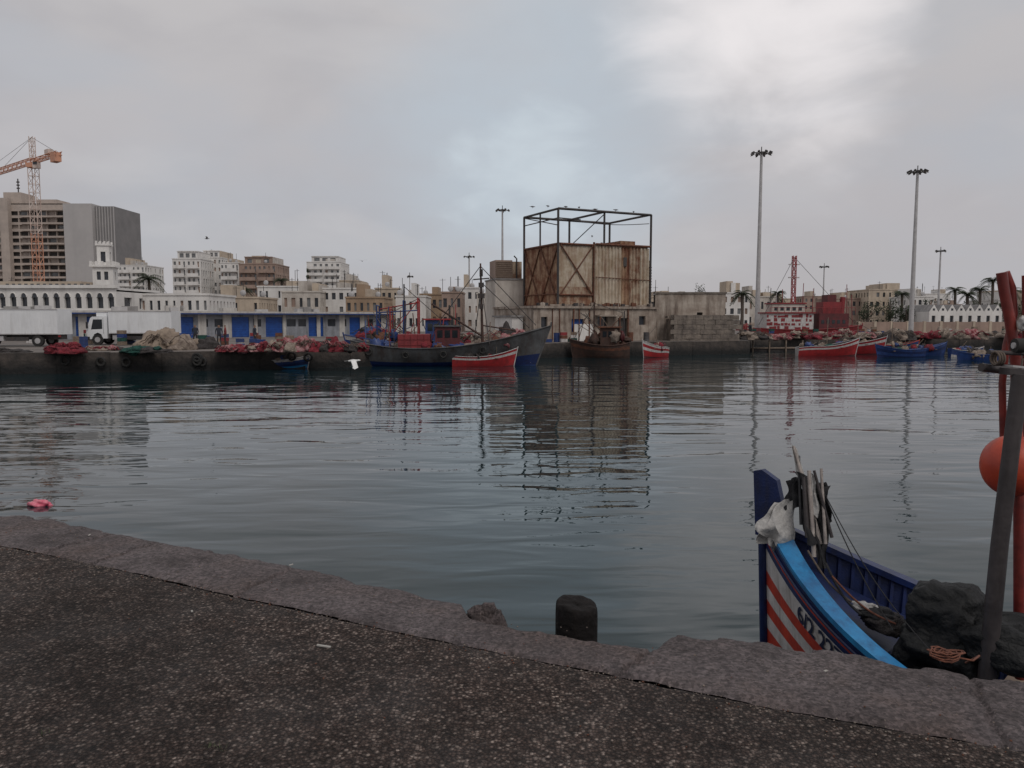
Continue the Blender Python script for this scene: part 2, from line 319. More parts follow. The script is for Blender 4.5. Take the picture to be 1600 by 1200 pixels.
for x in xs:
    near=-9<=x<=6
    yo=itp(outer,x)+ (noise.noise(Vector((x*3,1,0)))*.045+noise.noise(Vector((x*11,2,0)))*.026+noise.noise(Vector((x*30,2,0)))*.010 if near else 0)
    yi=itp(inner,x)+ (noise.noise(Vector((x*6,9,0)))*.012+noise.noise(Vector((x*25,9,0)))*.006 if near else 0)
    for j in range(NV+1):
        v=j/NV; v=1-(1-v)**1.5
        y=yi+(yo-yi)*v; z=NZ+noise.noise(Vector((x*1.3,y*1.3,3)))*.018+noise.noise(Vector((x*5,y*5,3)))*.007+noise.noise(Vector((x*14,y*14,3)))*.003
        e=max(0,(v-.78)/.22)
        z-=e**2*.045+ max(0,noise.noise(Vector((x*4.5,y*2,7))))*.16*e**1.3+abs(noise.noise(Vector((x*18,y*18,7))))*.03*e
        z-=max(0,1-v/.035)*.014
        for jx in joints:
            if abs(x-jx-(v-.5)*.25-.01*math.sin(v*20))<.012: z-=.016
        vs.append((x,y,z))
    vs.append((x,yo+.01,NZ-.35)); vs.append((x,yo-.05,-1))
C=NV+3
for i in range(len(xs)-1):
    for j in range(C-1): fs.append((i*C+j,(i+1)*C+j,(i+1)*C+j+1,i*C+j+1))
t.add('kerb','kerb_concrete',vs,fs,True); t.done()
t=Thing('quay_pavement'); vs=[];fs=[]
ys=[0,.004,.03,.1,.25,.5,.9,1.5,3,8,60]
for x in xs[::2]:
    yi=itp(inner,x)-.030-(abs(noise.noise(Vector((x*8,4,0))))*.03 if -9<=x<=6 else 0)
    for k,d in enumerate(ys):
        z=NZ+.004+noise.noise(Vector((x*.8,d*.8,5)))*.008-(.03 if k==0 else .006 if k==1 else 0)
        vs.append((x,yi-d,z))
C=len(ys)
for i in range(len(xs[::2])-1):
    for j in range(C-1): fs.append((i*C+j,i*C+j+1,(i+1)*C+j+1,(i+1)*C+j))
t.add('p','asphalt',vs,fs,True)
vs=[]
for x in xs[::6]: vs+= [(x,itp(inner,x)-.12,NZ-.030),(x,itp(inner,x)+.1,NZ-.045)]
t.add('joint','groove_dirt',vs,[(2*i,2*i+1,2*i+3,2*i+2) for i in range(len(vs)//2-1)]); t.done()
t=Thing('gravel')
for i in range(1500):
    x=R(-4.5,3.2); yi=itp(inner,x)
    k=random.random()
    y=yi-.03-abs(random.gauss(0,.05)) if k<.6 else (yi-abs(random.gauss(0,.6)) if k<.85 else yi+R(0,.5))
    r=R(.0015,.0055); t.blob('g',random.choice(['grit','grit','stone_wall','rust','net_beige']),(x,y,NZ+r*.6+.004),(r,r*R(.6,1.2),r*.7),.3,1.5,6,4,i)
t.done()
t=Thing('broken_concrete_chunk')
p=on(752,955,NZ); t.blob('c','kerb_concrete',(p.x,p.y+.015,NZ-.075),(.10,.06,.085),.5,1.6,36,20,3); t.blob('c','kerb_concrete',(p.x+.07,p.y-.03,NZ-.10),(.07,.05,.08),.5,1.6,30,18,6); t.done()
t=Thing('litter_stick'); p=on(506,1013,NZ); t.box('s','paper',(p.x,p.y,NZ+.012),(.075,.012,.006),rz=-.25,ry=.03); t.done()
t=Thing('litter_paper'); 
for (a,b) in ((140,838),(455,885),(300,958),(1290,1052)):
    p=on(a,b,NZ); t.box('s','paper',(p.x,p.y,NZ+.012),(R(.02,.035),.010,.004),rz=R(0,3))
t.done()
t=Thing('grass_tuft')
for (a,b) in ((330,1168),(345,1175),(70,1150)):
    p=on(a,b,NZ)
    for i in range(16):
        an=R(0,6.3);l=R(.01,.03); q=Vector((p.x+R(-.02,.02),p.y+R(-.02,.02),NZ)); d=Vector((math.cos(an),math.sin(an),0))
        t.poly('g','leaf_light',[q,q+d.cross(Vector((0,0,1)))*.004,q+d*l*.6+Vector((0,0,l))])
t.done()
# mooring post
p=at(901,945,4.42)
t=Thing('mooring_post',(p.x,p.y,0)); vs=[];fs=[];n=48
lev=[-.8,0,.8,1.3,1.5,1.60,1.66,1.70,1.725,1.735,1.735,1.732,1.728]; rad=[.13,.13,.128,.125,.124,.124,.124,.123,.120,.112,.085,.05,.0]
for z,r in zip(lev,rad):
    for j in range(n):
        a=2*math.pi*j/n; k=1+.035*noise.noise(Vector((math.cos(a)*1.6,math.sin(a)*1.6,z*.8)))+.03*noise.noise(Vector((math.cos(a)*7,math.sin(a)*7,z*1.5)))
        zz=z+(.015*noise.noise(Vector((math.cos(a)*r*20,math.sin(a)*r*20,9))) if z>1.6 else 0)+(.012*math.cos(a-2.6) if z>1.6 else 0)
        vs.append((math.cos(a)*r*k,math.sin(a)*r*k,zz))
for i in range(len(lev)-1):
    for j in range(n): fs.append((i*n+j,i*n+(j+1)%n,(i+1)*n+(j+1)%n,(i+1)*n+j))
t.add('p','charred_wood',vs,fs,True); t.done()
p=on(61,790,0); t=Thing('floating_plastic_bag',(p.x,p.y,0)); t.blob('b','pink_plastic',(0,0,.03),(.17,.09,.08),.4,1.8,24,14,5); t.blob('b','pink_plastic',(.14,.03,.0),(.09,.06,.05),.4,1.8,18,10,8); t.done()

# ------------------------------------------------------------ buildings
def house(name,px0,px1,ytop,Y,wall='white_wall',floors=2,cols=4,depth=10,balc=False,glass='glass_dark',rot=0.0,tank=True,wfrac=.45,base=QZ,steps=0):
    a=at(px0,ytop,Y);b=at(px1,ytop,Y); W=b.x-a.x; Ht=a.z-base
    t=Thing(name,((a.x+b.x)/2,Y+depth/2,base),rot); fh=Ht/(floors+.15)
    def wins(Wd,c):
        l=[];cw=Wd/c
        for f in range(floors):
            for i in range(c):
                if random.random()<.12: continue
                k=wfrac*R(.7,1.2)
                l.append((i*cw+cw*(1-k)/2,f*fh+fh*(.12 if balc else .32),i*cw+cw*(1+k)/2,f*fh+fh*.8,random.choice([glass,glass,glass,'glass_mid','tan_wall'])))
        return l
    h=W/2;d=depth/2
    t.wall(wall,(-h,-d,0),(1,0),(0,-1),W,Ht,wins(W,cols),.22,glass)
    cs=max(1,int(cols*depth/W))
    cs=min(cs,8)
    t.wall(wall,(h,-d,0),(0,1),(1,0),depth,Ht,wins(depth,cs),.22,glass)
    t.wall(wall,(-h,d,0),(0,-1),(-1,0),depth,Ht,wins(depth,cs),.22,glass)
    t.wall(wall,(h,d,0),(-1,0),(0,1),W,Ht,[],.22,glass)
    t.add('roof','roof_grey',[(-h,-d,Ht-.35),(h,-d,Ht-.35),(h,d,Ht-.35),(-h,d,Ht-.35)],[(0,1,2,3)])
    e=.12
    t.bx('parapet',wall,-h-e,-d-e,Ht-.22,h+e,-d+.2,Ht+.06); t.bx('parapet',wall,-h-e,d-.2,Ht-.22,h+e,d+e,Ht+.06)
    t.bx('parapet',wall,-h-e,-d+.2,Ht-.22,-h+.2,d-.2,Ht+.06); t.bx('parapet',wall,h-.2,-d+.2,Ht-.22,h+e,d-.2,Ht+.06)
    if balc:
        for f in range(1,floors):
            nb=max(1,cols//3)
            for i in range(nb):
                x0=-h+W*i/nb+.4;x1=-h+W*(i+1)/nb-.4
                t.bx('balconies',wall,x0,-d-1.1,f*fh-.12,x1,-d-.003,f*fh+.08)
                t.bx('balconies',wall,x0,-d-1.1,f*fh+.08,x1,-d-.98,f*fh+.95)
    if tank:
        for i in range(random.randint(1,3)):
            w=R(.12,.28)*W;x=R(-h+w,h-w) if h>w else 0;hh=R(1.0,2.6)
            y0=-d+R(1.5,2.5)
            t.bx('roof_hut',random.choice([wall,'cream_wall','offwhite_wall']),x-w/2,y0,Ht-.35,x+w/2,d-1.2,Ht+hh)
        for i in range(random.randint(1,5)):
            x=R(-h+.5,h-.5);y=R(-d+.5,0);hh=R(1.5,3.5)
            t.cyl('aerials','steel_dark',(x,y,Ht-.35),(x,y,Ht+hh),.05,n=4)
            if random.random()<.5: t.box('aerials','steel_dark',(x,y,Ht+hh-.3),(R(.8,1.4),.05,.05),rz=R(-1,1))
            else: t.blob('dishes','galv',(x,y-.2,Ht+R(.3,.8)),(.5,.12,.5),.02,1,12,8)
    if steps:
        for i in range(steps):
            x0=-h+W*(.12+.1*i);x1=h-W*(.3*R(.3,1))-W*.08*i
            z0=Ht-.35+i*fh; 
            t.wall(wall,(x0,-d+1.5+i,z0),(1,0),(0,-1),x1-x0,fh,[((x1-x0)*(.1+.3*q),fh*.3,(x1-x0)*(.3+.3*q),fh*.8) for q in range(3)],.2,glass,part='upper_floors')
            t.bx('upper_floors',wall,x0+.002,-d+1.5+i+.25,z0,x1-.002,d-1-i,z0+fh)
            t.bx('upper_floors',wall,x0-.1,-d+1.2+i,z0+fh,x1+.1,d-.8-i,z0+fh+.25)
    t.done()

house('apartment_block',184,226,414,260,'white_wall',9,6,14,True,steps=0,glass='glass_mid')
house('apartment_block',269,313,404,240,'white_wall',8,6,14,True,steps=1,glass='glass_mid')
house('apartment_block',311,346,402,251,'white_wall',9,5,14,False,steps=1,glass='glass_mid')
house('apartment_block',344,373,410,243,'white_wall',8,5,14,True,glass='glass_mid')
house('apartment_block',373,431,412,235,'tan_wall',8,8,14,True,steps=1,glass='glass_mid')
house('apartment_block',479,532,409,300,'white_wall',10,6,16,True,steps=1,glass='glass_mid')
house('apartment_block',530,560,438,230,'cream_wall',5,4,14,False)
house('office_building',181,326,459,104,'white_wall',2,12,10,False,tank=False,wfrac=.4)
house('townhouse',322,404,464,125,'cream_wall',2,8,10)
house('townhouse',402,480,447,150,'white_wall',3,8,10)
house('townhouse',440,500,455,138,'offwhite_wall',2,5,10)
house('townhouse',492,562,450,142,'white_wall',3,6,10)
house('townhouse',540,600,464,128,'ochre_wall',2,6,9)
house('townhouse',586,622,450,150,'cream_wall',3,4,8)
house('townhouse',618,665,462,141,'white_wall',2,5,9)
house('townhouse',655,702,459,158,'ochre_wall',2,5,9)
house('townhouse',690,722,456,139,'tan_wall',2,3,8)
house('townhouse',718,750,449,150,'white_wall',3,3,9)
house('townhouse',745,790,458,135,'offwhite_wall',2,4,9)
house('townhouse',1015,1060,463,160,'cream_wall',2,4,9)
house('townhouse',1128,1172,457,170,'white_wall',3,4,9)
house('townhouse',1168,1215,463,180,'offwhite_wall',2,5,9)
house('townhouse',1300,1350,466,220,'tan_wall',3,5,12)
house('townhouse',1358,1434,452,215,'cream_wall',4,8,14)
house('townhouse',1425,1460,463,200,'white_wall',3,4,12)
house('townhouse',1560,1640,468,175,'white_wall',3,7,12)
house('townhouse',1640,1760,462,160,'cream_wall',3,7,12)
for i in range(26):
    px=random.choice([R(400,800),R(1030,1750),R(1250,1650)]); w=R(18,40)
    house('townhouse',px,px+w,R(457,476),R(240,340),random.choice(['white_wall','cream_wall','offwhite_wall','tan_wall','ochre_wall']),random.choice([2,3,4]),4,10)
for i in range(5): house('townhouse',-260+i*55,-215+i*55,R(440,462),R(110,150),random.choice(['white_wall','cream_wall']),3,5,10)

# gabled warehouse (zig-zag roofline)
a=at(1452,487,140);b=at(1566,487,140);W=b.x-a.x;t=Thing('gabled_warehouse',((a.x+b.x)/2,145,QZ)); Hh=a.z-QZ
nb=8;g=W/nb
t.wall('white_wall',(-W/2,-5,0),(1,0),(0,-1),W,Hh,[(g*i+g*.3,.4,g*i+g*.7,Hh*.8) for i in range(nb)],.3)
t.wall('white_wall',(-W/2,5,0),(0,-1),(-1,0),10,Hh); t.wall('white_wall',(W/2,-5,0),(0,1),(1,0),10,Hh)
for i in range(nb):
    x=-W/2+g*i
    t.add('gables','white_wall',[(x,-5,Hh),(x+g,-5,Hh),(x+g/2,-5,Hh+1.3),(x,5,Hh),(x+g,5,Hh),(x+g/2,5,Hh+1.3)],[(0,1,2),(3,5,4)])
    t.add('roof','roof_grey',[(x,-5,Hh),(x+g,-5,Hh),(x+g/2,-5,Hh+1.3),(x,5,Hh),(x+g,5,Hh),(x+g/2,5,Hh+1.3)],[(0,2,5,3),(1,4,5,2)])
    t.bx('windows','glass_dark',x+g/2-.2,-5.02,Hh+.2,x+g/2+.2,-4.95,Hh+.6)
t.done()

# long shed with blue doors
P0=Vector((-57,77,QZ));P1=Vector((-16.2,102,QZ)); dv=(P1-P0); Ls=dv.length; ang=math.atan2(dv.y,dv.x); dn=dv.normalized()
def shedpos(px):
    k=(px-800)/F*.9965
    return (k*P0.y-P0.x)/(dn.x-k*dn.y)
t=Thing('warehouse_row',P0,ang); Hh=2.85
doors=[]
for a,b in ((-20,8),(70,96),(118,147),(198,222),(275,302),(362,389),(415,441),(482,505),(546,568),(588,600)):
    doors.append((shedpos(a),.05,shedpos(b),2.45,'blue_paint'))
for a,b in ((40,58),(158,185),(232,262),(310,325),(335,352),(396,408),(448,462),(466,478),(512,524),(530,541),(574,583)):
    doors.append((shedpos(a),1.3,shedpos(b),2.2,'glass_dark'))
t.wall('shed_wall',(0,0,0),(1,0),(0,-1),Ls,Hh,doors,.18)
t.wall('shed_wall',(Ls,0,0),(0,1),(1,0),7,Hh,[]); t.wall('shed_wall',(0,7,0),(0,-1),(-1,0),7,Hh,[])
t.bx('roof','shed_pale',-.4,-.9,Hh+.002,Ls+.4,7.3,Hh+.26)
t.bx('fascia','boat_blue',-.42,-.95,Hh-.10,Ls+.42,-.86,Hh+.05)
x=1
while x<Ls:
    t.bx('pilasters','shed_pale',x,-.06,0,x+R(.2,1.0),-.003,Hh-.01); x+=R(2.6,4.2)
for d in doors:
    if d[4]=='blue_paint':
        for k in range(11): t.bx('shutter_slats','blue_paint',d[0]+.03,.12,d[1]+.1+k*.21,d[2]-.03,.179,d[1]+.22+k*.21)
for i in range(18):
    x=R(1,Ls-2); t.bx('roof_units',random.choice(['shed_pale','roof_grey','galv']),x,R(1,3),Hh+.26,x+R(.5,1.6),4,Hh+R(.45,1.0))
t.done()

# arcaded white building on left
a=at(-40,449,97);b=at(181,449,97);W=b.x-a.x;Hh=a.z-QZ
t=Thing('arcade_building',((a.x+b.x)/2,103,QZ))
wn=[];n=13;g=W/n
for i in range(n):
    wn.append((g*i+g*.22,Hh-2.6,g*i+g*.78,Hh-1.25)); wn.append((g*i+g*.25,.3,g*i+g*.75,2.6))
t.wall('white_wall',(-W/2,-6,0),(1,0),(0,-1),W,Hh,wn,.35)
for i in range(n):
    cx=-W/2+g*(i+.5);r=g*.28
    arc=[(cx+r*math.cos(k*math.pi/10),-6.004,Hh-1.25+.55*math.sin(k*math.pi/10)) for k in range(11)]
    t.poly('arches','glass_dark',arc)
    t.tube('arch_trim','white_wall',[(x,-6.03,z+.03) for x,_,z in arc],.07,5)
t.wall('white_wall',(W/2,-6,0),(0,1),(1,0),12,Hh,[(2,Hh-2.6,4,Hh-1.2),(6,Hh-2.6,8,Hh-1.2)],.3); t.wall('white_wall',(-W/2,6,0),(0,-1),(-1,0),12,Hh)
t.bx('roof','roof_grey',-W/2,-5.9,Hh-.5,W/2,6,Hh-.3)
t.bx('cornice','white_wall',-W/2-.25,-6.3,Hh-.1,W/2+.25,-5.7,Hh+.3); t.bx('cornice','white_wall',-W/2-.1,-6.12,Hh-3.0,W/2+.1,-6.01,Hh-2.8)
t.bx('upper_storey','cream_wall',-W/2+1,-3,Hh-.3,W/2-6,5,Hh+.9)
for i in range(14): x=-W/2+2+i*.8; t.bx('upper_windows','glass_dark',x,-3.03,Hh+.1,x+.4,-2.9,Hh+.6)
t.done()

# white tower
c=at(165,440,104); t=Thing('white_tower',(c.x,104,QZ),.25); zt=at(165,378,104).z-QZ
w=1.25; hs=zt-3.4
t.wall('white_wall',(-w,-w,0),(1,0),(0,-1),2*w,hs,[(.5,hs-1.7,1.0,hs-.6),(1.4,hs-1.7,1.9,hs-.6),(.95,hs-4,1.55,hs-3)],.25)
t.wall('white_wall',(w,-w,0),(0,1),(1,0),2*w,hs,[(.9,hs-1.7,1.6,hs-.6)],.25)
t.wall('white_wall',(w,w,0),(-1,0),(0,1),2*w,hs); t.wall('white_wall',(-w,w,0),(0,-1),(-1,0),2*w,hs,[(.9,hs-1.7,1.6,hs-.6)],.25)
t.bx('gallery','white_wall',-w-.3,-w-.3,hs,w+.3,w+.3,hs+.25)
for i in range(5):
    for sx in(-1,1):
        q=-w-.1+i*(2*w+.2)/4
        t.box('merlons','white_wall',(q,sx*(w+.18),hs+.5),(.3,.2,.5)); 
        if 0<i<4: t.box('merlons','white_wall',(sx*(w+.18),q,hs+.5),(.2,.3,.5))
t.wall('white_wall',(-.75,-.75,hs+.25),(1,0),(0,-1),1.5,2.6,[(.45,.4,1.05,1.8)],.2,part='lantern')
t.wall('white_wall',(.75,-.75,hs+.25),(0,1),(1,0),1.5,2.6,[(.45,.4,1.05,1.8)],.2,part='lantern')
t.wall('white_wall',(-.75,.75,hs+.25),(0,-1),(-1,0),1.5,2.6,[(.45,.4,1.05,1.8)],.2,part='lantern')
t.wall('white_wall',(.75,.75,hs+.25),(-1,0),(0,1),1.5,2.6,[],.2,part='lantern')
t.bx('lantern_cornice','white_wall',-.9,-.9,hs+2.85,.9,.9,hs+3.1)
for i in range(4):
    for sx in (-1,1): t.box('merlons','white_wall',(-.75+i*.5,sx*.8,hs+3.27),(.22,.15,.34))
t.done()

# unfinished tower block
Y=330; a=at(-60,322,Y);b=at(101,318,Y);c=at(146,322,Y);d=at(176,324,Y)
t=Thing('unfinished_tower_block',(b.x,Y,QZ),0); Hh=b.z-QZ; W=b.x-a.x; nf=18; fh=Hh/nf
wn=[]
nb=11; bw=W/nb
for f in range(nf-1):
    for i in range(nb):
        g='void_dark' if random.random()<.6 else ('glass_mid' if random.random()<.6 else 'concrete_far')
        wn.append((i*bw+bw*.05,f*fh+fh*.26,i*bw+bw*.95,f*fh+fh*.88,g))
t.wall('concrete_far',(-W,0,0),(1,0),(0,-1),W,Hh,wn,1.0)
for f in range(nf): t.bx('slabs','concrete_far',-W*.42,-1.3,f*fh-.15,-.3,-.004,f*fh+.3)
for f in range(nf): t.bx('slabs','concrete_far',-W*.95,-.8,f*fh-.15,-W*.62,-.004,f*fh+.5)
t.bx('stair_core','concrete_far',-W*.60,-2.5,0,-W*.52,-.01,Hh+2)
W2=c.x-b.x; t.bx('blank_wall','grey_wall',.003,-1.5,0,W2,22,Hh-.2)
W3=d.x-c.x
t.bx('ribbed_wing','darkgrey_wall',W2+.004,1,0,W2+W3,24,Hh-1)
x=W2+.6
while x<W2+W3-.2: t.bx('ribs','grey_wall',x,.7,0,x+.35,.997,Hh-1.2); x+=1.2
t.bx('roof','concrete_far',-W,0,Hh-.4,0,20,Hh)
for x0,x1,z in ((-W*.62,-W*.45,5),(-W*.95,-W*.75,3),(-W*.3,-W*.1,2.0)): t.bx('plant_rooms','concrete_far',x0,2,Hh,x1,12,Hh+z)
t.cyl('mast','steel_dark',(-W*.5,4,Hh+5),(-W*.5,4,Hh+11),.25,n=5)
for i in range(3): t.box('mast','steel_dark',(-W*.5,4,Hh+7+i*1.3),(1.2,.4,.5))
t.done()

# tower crane
Yc=200; base=at(61,440,Yc); zj=at(61,256,Yc).z
t=Thing('tower_crane',(base.x,Yc,QZ)); hz=zj-QZ
def lattice(part,mt,p,q,w,step,r,hgt=None):
    p=Vector(p);q=Vector(q);d=(q-p);n=max(1,int(d.length/step));dn_=d.normalized()
    up=Vector((0,0,1)) if abs(dn_.z)<.9 else Vector((0,1,0)); a=dn_.cross(up).normalized();b=a.cross(dn_)
    hh=hgt or w
    cs=[a*w/2+b*hh/2,-a*w/2+b*hh/2,-a*w/2-b*hh/2,a*w/2-b*hh/2]
    for c_ in cs: t.cyl(part,mt,p+c_,q+c_,r,n=4,smooth=False)
    for i in range(n):
        s0=p+d*(i/n);s1=p+d*((i+1)/n)
        for k in range(4):
            A_,B_=(cs[k],cs[(k+1)%4]) if i%2 else (cs[(k+1)%4],cs[k])
            t.cyl(part,mt,s0+A_,s1+B_,r*.6,n=3,smooth=False); t.cyl(part,mt,s0+cs[k],s0+cs[(k+1)%4],r*.6,n=3,smooth=False)
lattice('mast','crane_orange',(0,0,0),(0,0,hz*.58),1.8,1.9,.11)
lattice('mast','crane_white',(0,0,hz*.58),(0,0,hz-1),1.8,1.9,.11)
t.bx('slewing_unit','crane_orange',-1.2,-1.2,hz-1,1.2,1.2,hz+.1)
jd=Vector((-.78,.62,0)); 
lattice('jib','crane_orange',(0,0,hz+.8),jd*48+Vector((0,0,hz+.8)),1.1,1.5,.10,1.3)
lattice('counter_jib','crane_orange',(0,0,hz+.6),-jd*16+Vector((0,0,hz+.6)),1.3,1.6,.11,.8)
e=-jd*14+Vector((0,0,hz-.2)); t.box('counterweight','crane_orange',e,(2.8,1.5,2.2),rz=math.atan2(jd.y,jd.x))
e=-jd*10+Vector((0,0,hz+1.6)); t.box('winch','crane_white',e,(2.2,1.2,1.2),rz=math.atan2(jd.y,jd.x))
lattice('top_frame','crane_white',(0,0,hz+.8),(0,0,hz+6.8),1.0,1.2,.09)
for l in (20,38): t.cyl('ties','steel_dark',(0,0,hz+6.6),jd*l+Vector((0,0,hz+1.6)),.05,n=4)
t.cyl('ties','steel_dark',(0,0,hz+6.6),-jd*14+Vector((0,0,hz+1.2)),.05,n=4)
t.box('cab','crane_white',(1.6,-1.2,hz-.4),(1.3,1.3,1.9)); t.bx('cab_window','glass_dark',1.1,-1.9,hz-.5,2.1,-1.84,hz+.3)
t.done()

# ------------------------------------------------------------ central rusty building
C0=Vector((4.56,76,QZ)); ar=math.radians(26)
t=Thing('rusty_warehouse',C0,ar)
Wf=10.6; Dl=7.2; zb=at(872,478,76).z-QZ; zt=at(872,379,76).z-QZ; zf=at(872,326,76).z-QZ
bw0=-3.2; bw1=Wf+.6
t.wall('stained_concrete',(bw0,-.9,0),(1,0),(0,-1),bw1-bw0,zb-.25,[(4.2,.05,5.6,2.2,'blue_paint'),(.8,1.4,1.5,2.4),(7.2,1.5,8.4,2.5),(9.6,.05,10.8,2.3,'void_dark'),(12.2,1.6,13.0,2.5)],.3)
t.wall('stained_concrete',(bw0,Dl+1,0),(0,-1),(-1,0),Dl+1.9,zb-.25,[(2,1,3.2,2.4),(5,.05,6.4,2.4,'void_dark')],.3)
t.wall('stained_concrete',(bw1,-.9,0),(0,1),(1,0),Dl+1.9,zb-.25)
t.bx('base_slab','stained_concrete',bw0-.15,-1.1,zb-.25+.002,bw1+.15,Dl+1,zb-.02)
t.bx('plaster_patch','white_wall',1.2,-.93,.02,3.6,-.9-.003,1.7); t.bx('canopy','stained_concrete',3.6,-1.9,2.45,6.2,-.92,2.6)
t.bx('canopy_posts','rust',3.7,-1.85,0,3.8,-1.75,2.448); t.bx('canopy_posts','rust',6.0,-1.85,0,6.1,-1.75,2.448)
def corr(part,mt,o,u,n_,W,z0,z1,pitch=.28,amp=.07):
    o=Vector(o);u=Vector((*u,0));n_=Vector((*n_,0));k=int(W/pitch*4);vs=[];fs=[]
    for i in range(k+1):
        x=W*i/k; q=[0,1,1,0][i%4]*amp
        p=o+u*x+n_*q; vs+=[p+Vector((0,0,z0)),p+Vector((0,0,z1))]
    for i in range(k): fs.append((2*i,2*i+2,2*i+3,2*i+1))
    t.add(part,mt,vs,fs)
corr('left_cladding','rust_panel',(0,Dl,0),(0,-1),(-1,0),Dl,zb,zt-.15,.25,.03)
corr('front_cladding','panel_rusty',(0,0,0),(1,0),(0,-1),3.9,zb,zb+1.9,.5,.03)
corr('front_cladding','panel_cream',(0,0,0),(1,0),(0,-1),3.9,zb+1.9,zt,.5,.03)
corr('front_cladding','panel_cream',(4.0,-.25,0),(1,0),(0,-1),3.2,zb-.1,zt-.05,.40,.13)
corr('front_cladding','rust_panel',(7.2,-.22,0),(1,0),(0,-1),.9,zb-.05,zt-.1,.40,.13)
corr('front_cladding','panel_rusty',(8.1,-.27,0),(1,0),(0,-1),1.3,zb-.1,zt-.15,.40,.13)
corr('front_cladding','panel_cream',(9.4,-.29,0),(1,0),(0,-1),1.2,zb-.3,zt-.2,.40,.13)
t.bx('missing_panel','void_dark',7.35,-.41,zt-2.1,7.75,-.385,zt-1.2)
t.wall('panel_cream',(Wf,0,zb),(0,1),(1,0),Dl,zt-zb,[]); t.wall('rust_panel',(Wf,Dl,zb),(-1,0),(0,1),Wf,zt-zb,[])
t.bx('roof','rust',-.05,-.05,zt-.1,Wf+.05,Dl,zt+.02)
t.bx('side_panel','stained_concrete',Wf+.1,.8,zb-.5,Wf+1.1,3.5,zt-1.3)
for k in range(14): t.bx('side_louvres','steel_dark',Wf+.08,.74,zb+.2+k*.3,Wf+1.12,.798,zb+.3+k*.3)
sb=lambda p,q,r=.09,m='steel_dark': t.cyl('steel_frame',m,p,q,r,n=5,smooth=False)
for (x,y) in ((-.12,-.12),(Wf+.1,-.4),(-.12,Dl),(Wf,Dl),(4.0,-.12),(5.4,Dl),(4.9,-.1)):
    hb=zb-.6
    sb((x,y,hb),(x,y,zf if (x,y)!=(4.0,-.12) and x!=4.9 else zt+.2),.12,'rust' if x==4.0 else 'steel_dark')
sb((5.2,-.1,zt),(5.2,-.1,zf),.11); sb((-.12,3.6,zt),(-.12,3.6,zf-.1),.09)
for y in (-.12,Dl): sb((-.12,y,zf),(Wf+.1,y if y>0 else -.4,zf-.05),.13)
for x in (-.12,5.2,Wf+.05): sb((x,-.15,zf),(x,Dl,zf),.12)
sb((5.2,-.15,zf-.2),(5.4,Dl,zt+.4),.05); sb((-.12,-.12,zf-.9),(2.4,-.12,zf-.95),.06); sb((-.12,Dl,zf-.9),(-.12,-.12,zf-.9),.06)
sb((-.12,-.12,zf-1.6),(-.12,Dl,zf-.1),.05)
t.tube('steel_frame','steel_dark',[(-.1+10.7*i/10,-.2,zf-.9-.35*math.sin(math.pi*i/10)) for i in range(11)],.035,4)
def xb(p,q,z0,z1):
    p=Vector((*p,0));q=Vector((*q,0)); U=Vector((0,0,1))
    sb(p+U*z0,q+U*z1,.07,'rust'); sb(q+U*z0,p+U*z1,.07,'rust')
    sb(p+U*z0,q+U*z0,.09,'rust'); sb(p+U*z1,q+U*z1,.1,'rust')
xb((-.12,-.15),(-.12,3.6),zb+.1,zt-.1); xb((-.12,3.6),(-.12,Dl),zb+.1,zt-.1)
xb((.1,-.14),(3.9,-.14),zb+1.1,zt-.1)
sb((0,-.14,zb+1.1),(3.9,-.14,zb+1.1),.06,'rust'); sb((-.14,0,zb+1.2),(-.14,Dl,zb+1.2),.06,'rust'); sb((4,-.45,zt-.02),(Wf,-.45,zt-.02),.12,'rust')
sb((4,-.45,zb+2.9),(Wf,-.45,zb+2.7),.04,'rust')
for i in range(9):
    x=R(-2.5,Wf); sb((x,-1.0,.1),(x,-1.0,zb-.3),.05,'rust')
t.bx('roof_debris','rust',6.3,.8,zt+.022,8.2,2.5,zt+.35); t.bx('roof_debris','rust_panel',7.5,.4,zt+.022,9.3,2.5,zt+.55); t.bx('ledge','stained_concrete',-1.2,-.6,zb,Wf,-.45,zb+.15)
for i in range(34):
    x=R(-3,Wf+.3); t.box('ledge_clutter',random.choice(['rust','net_dark','stained_concrete','steel_dark']),(x,-.95,zb-.02+.12),(R(.15,.6),.25,R(.12,.5)),rz=R(-.4,.4))
t.bx('low_annex','white_wall',-4.6,1.0,0,bw0-.2,5,2.4); t.bx('low_annex_roof','roof_grey',-4.8,.8,2.402,bw0-.22,5.2,2.55)
t.done()
a=at(774,406,83); b=at(822,406,83)
t=Thing('louvred_annex',(a.x,83,QZ),.25); w=b.x-a.x-.2;hh=a.z-QZ
t.wall('offwhite_wall',(0,0,0),(1,0),(0,-1),w,hh-2.1,[(w*.55,1.4,w*.75,2.3),(w*.15,2.6,w*.4,3.4)],.2); t.wall('offwhite_wall',(w,0,0),(0,1),(1,0),5,hh-2.1); t.wall('offwhite_wall',(0,5,0),(0,-1),(-1,0),5,hh-2.1)
t.bx('roof','roof_grey',-.1,-.1,hh-2.1+.002,w+.1,5,hh-1.95)
t.bx('louvre_box','tan_wall',.05,.1,hh-1.948,1.9,3,hh)
for k in range(9): t.bx('louvres','wood',.0,.0,hh-1.85+k*.2,1.95,.098,hh-1.75+k*.2)
t.bx('plant_room','panel_rusty',1.952,.6,hh-1.948,w,3.5,hh-.1); t.tube('pipe','steel_dark',[(w-.6,.5,hh-2),(w-.6,.5,hh+.2),(w-.9,.5,hh+.5)],.08); t.done()
a=at(1024,459,81);b=at(1134,461,81)
t=Thing('concrete_wall',(a.x,81,QZ)); w=b.x-a.x;hh=a.z-QZ
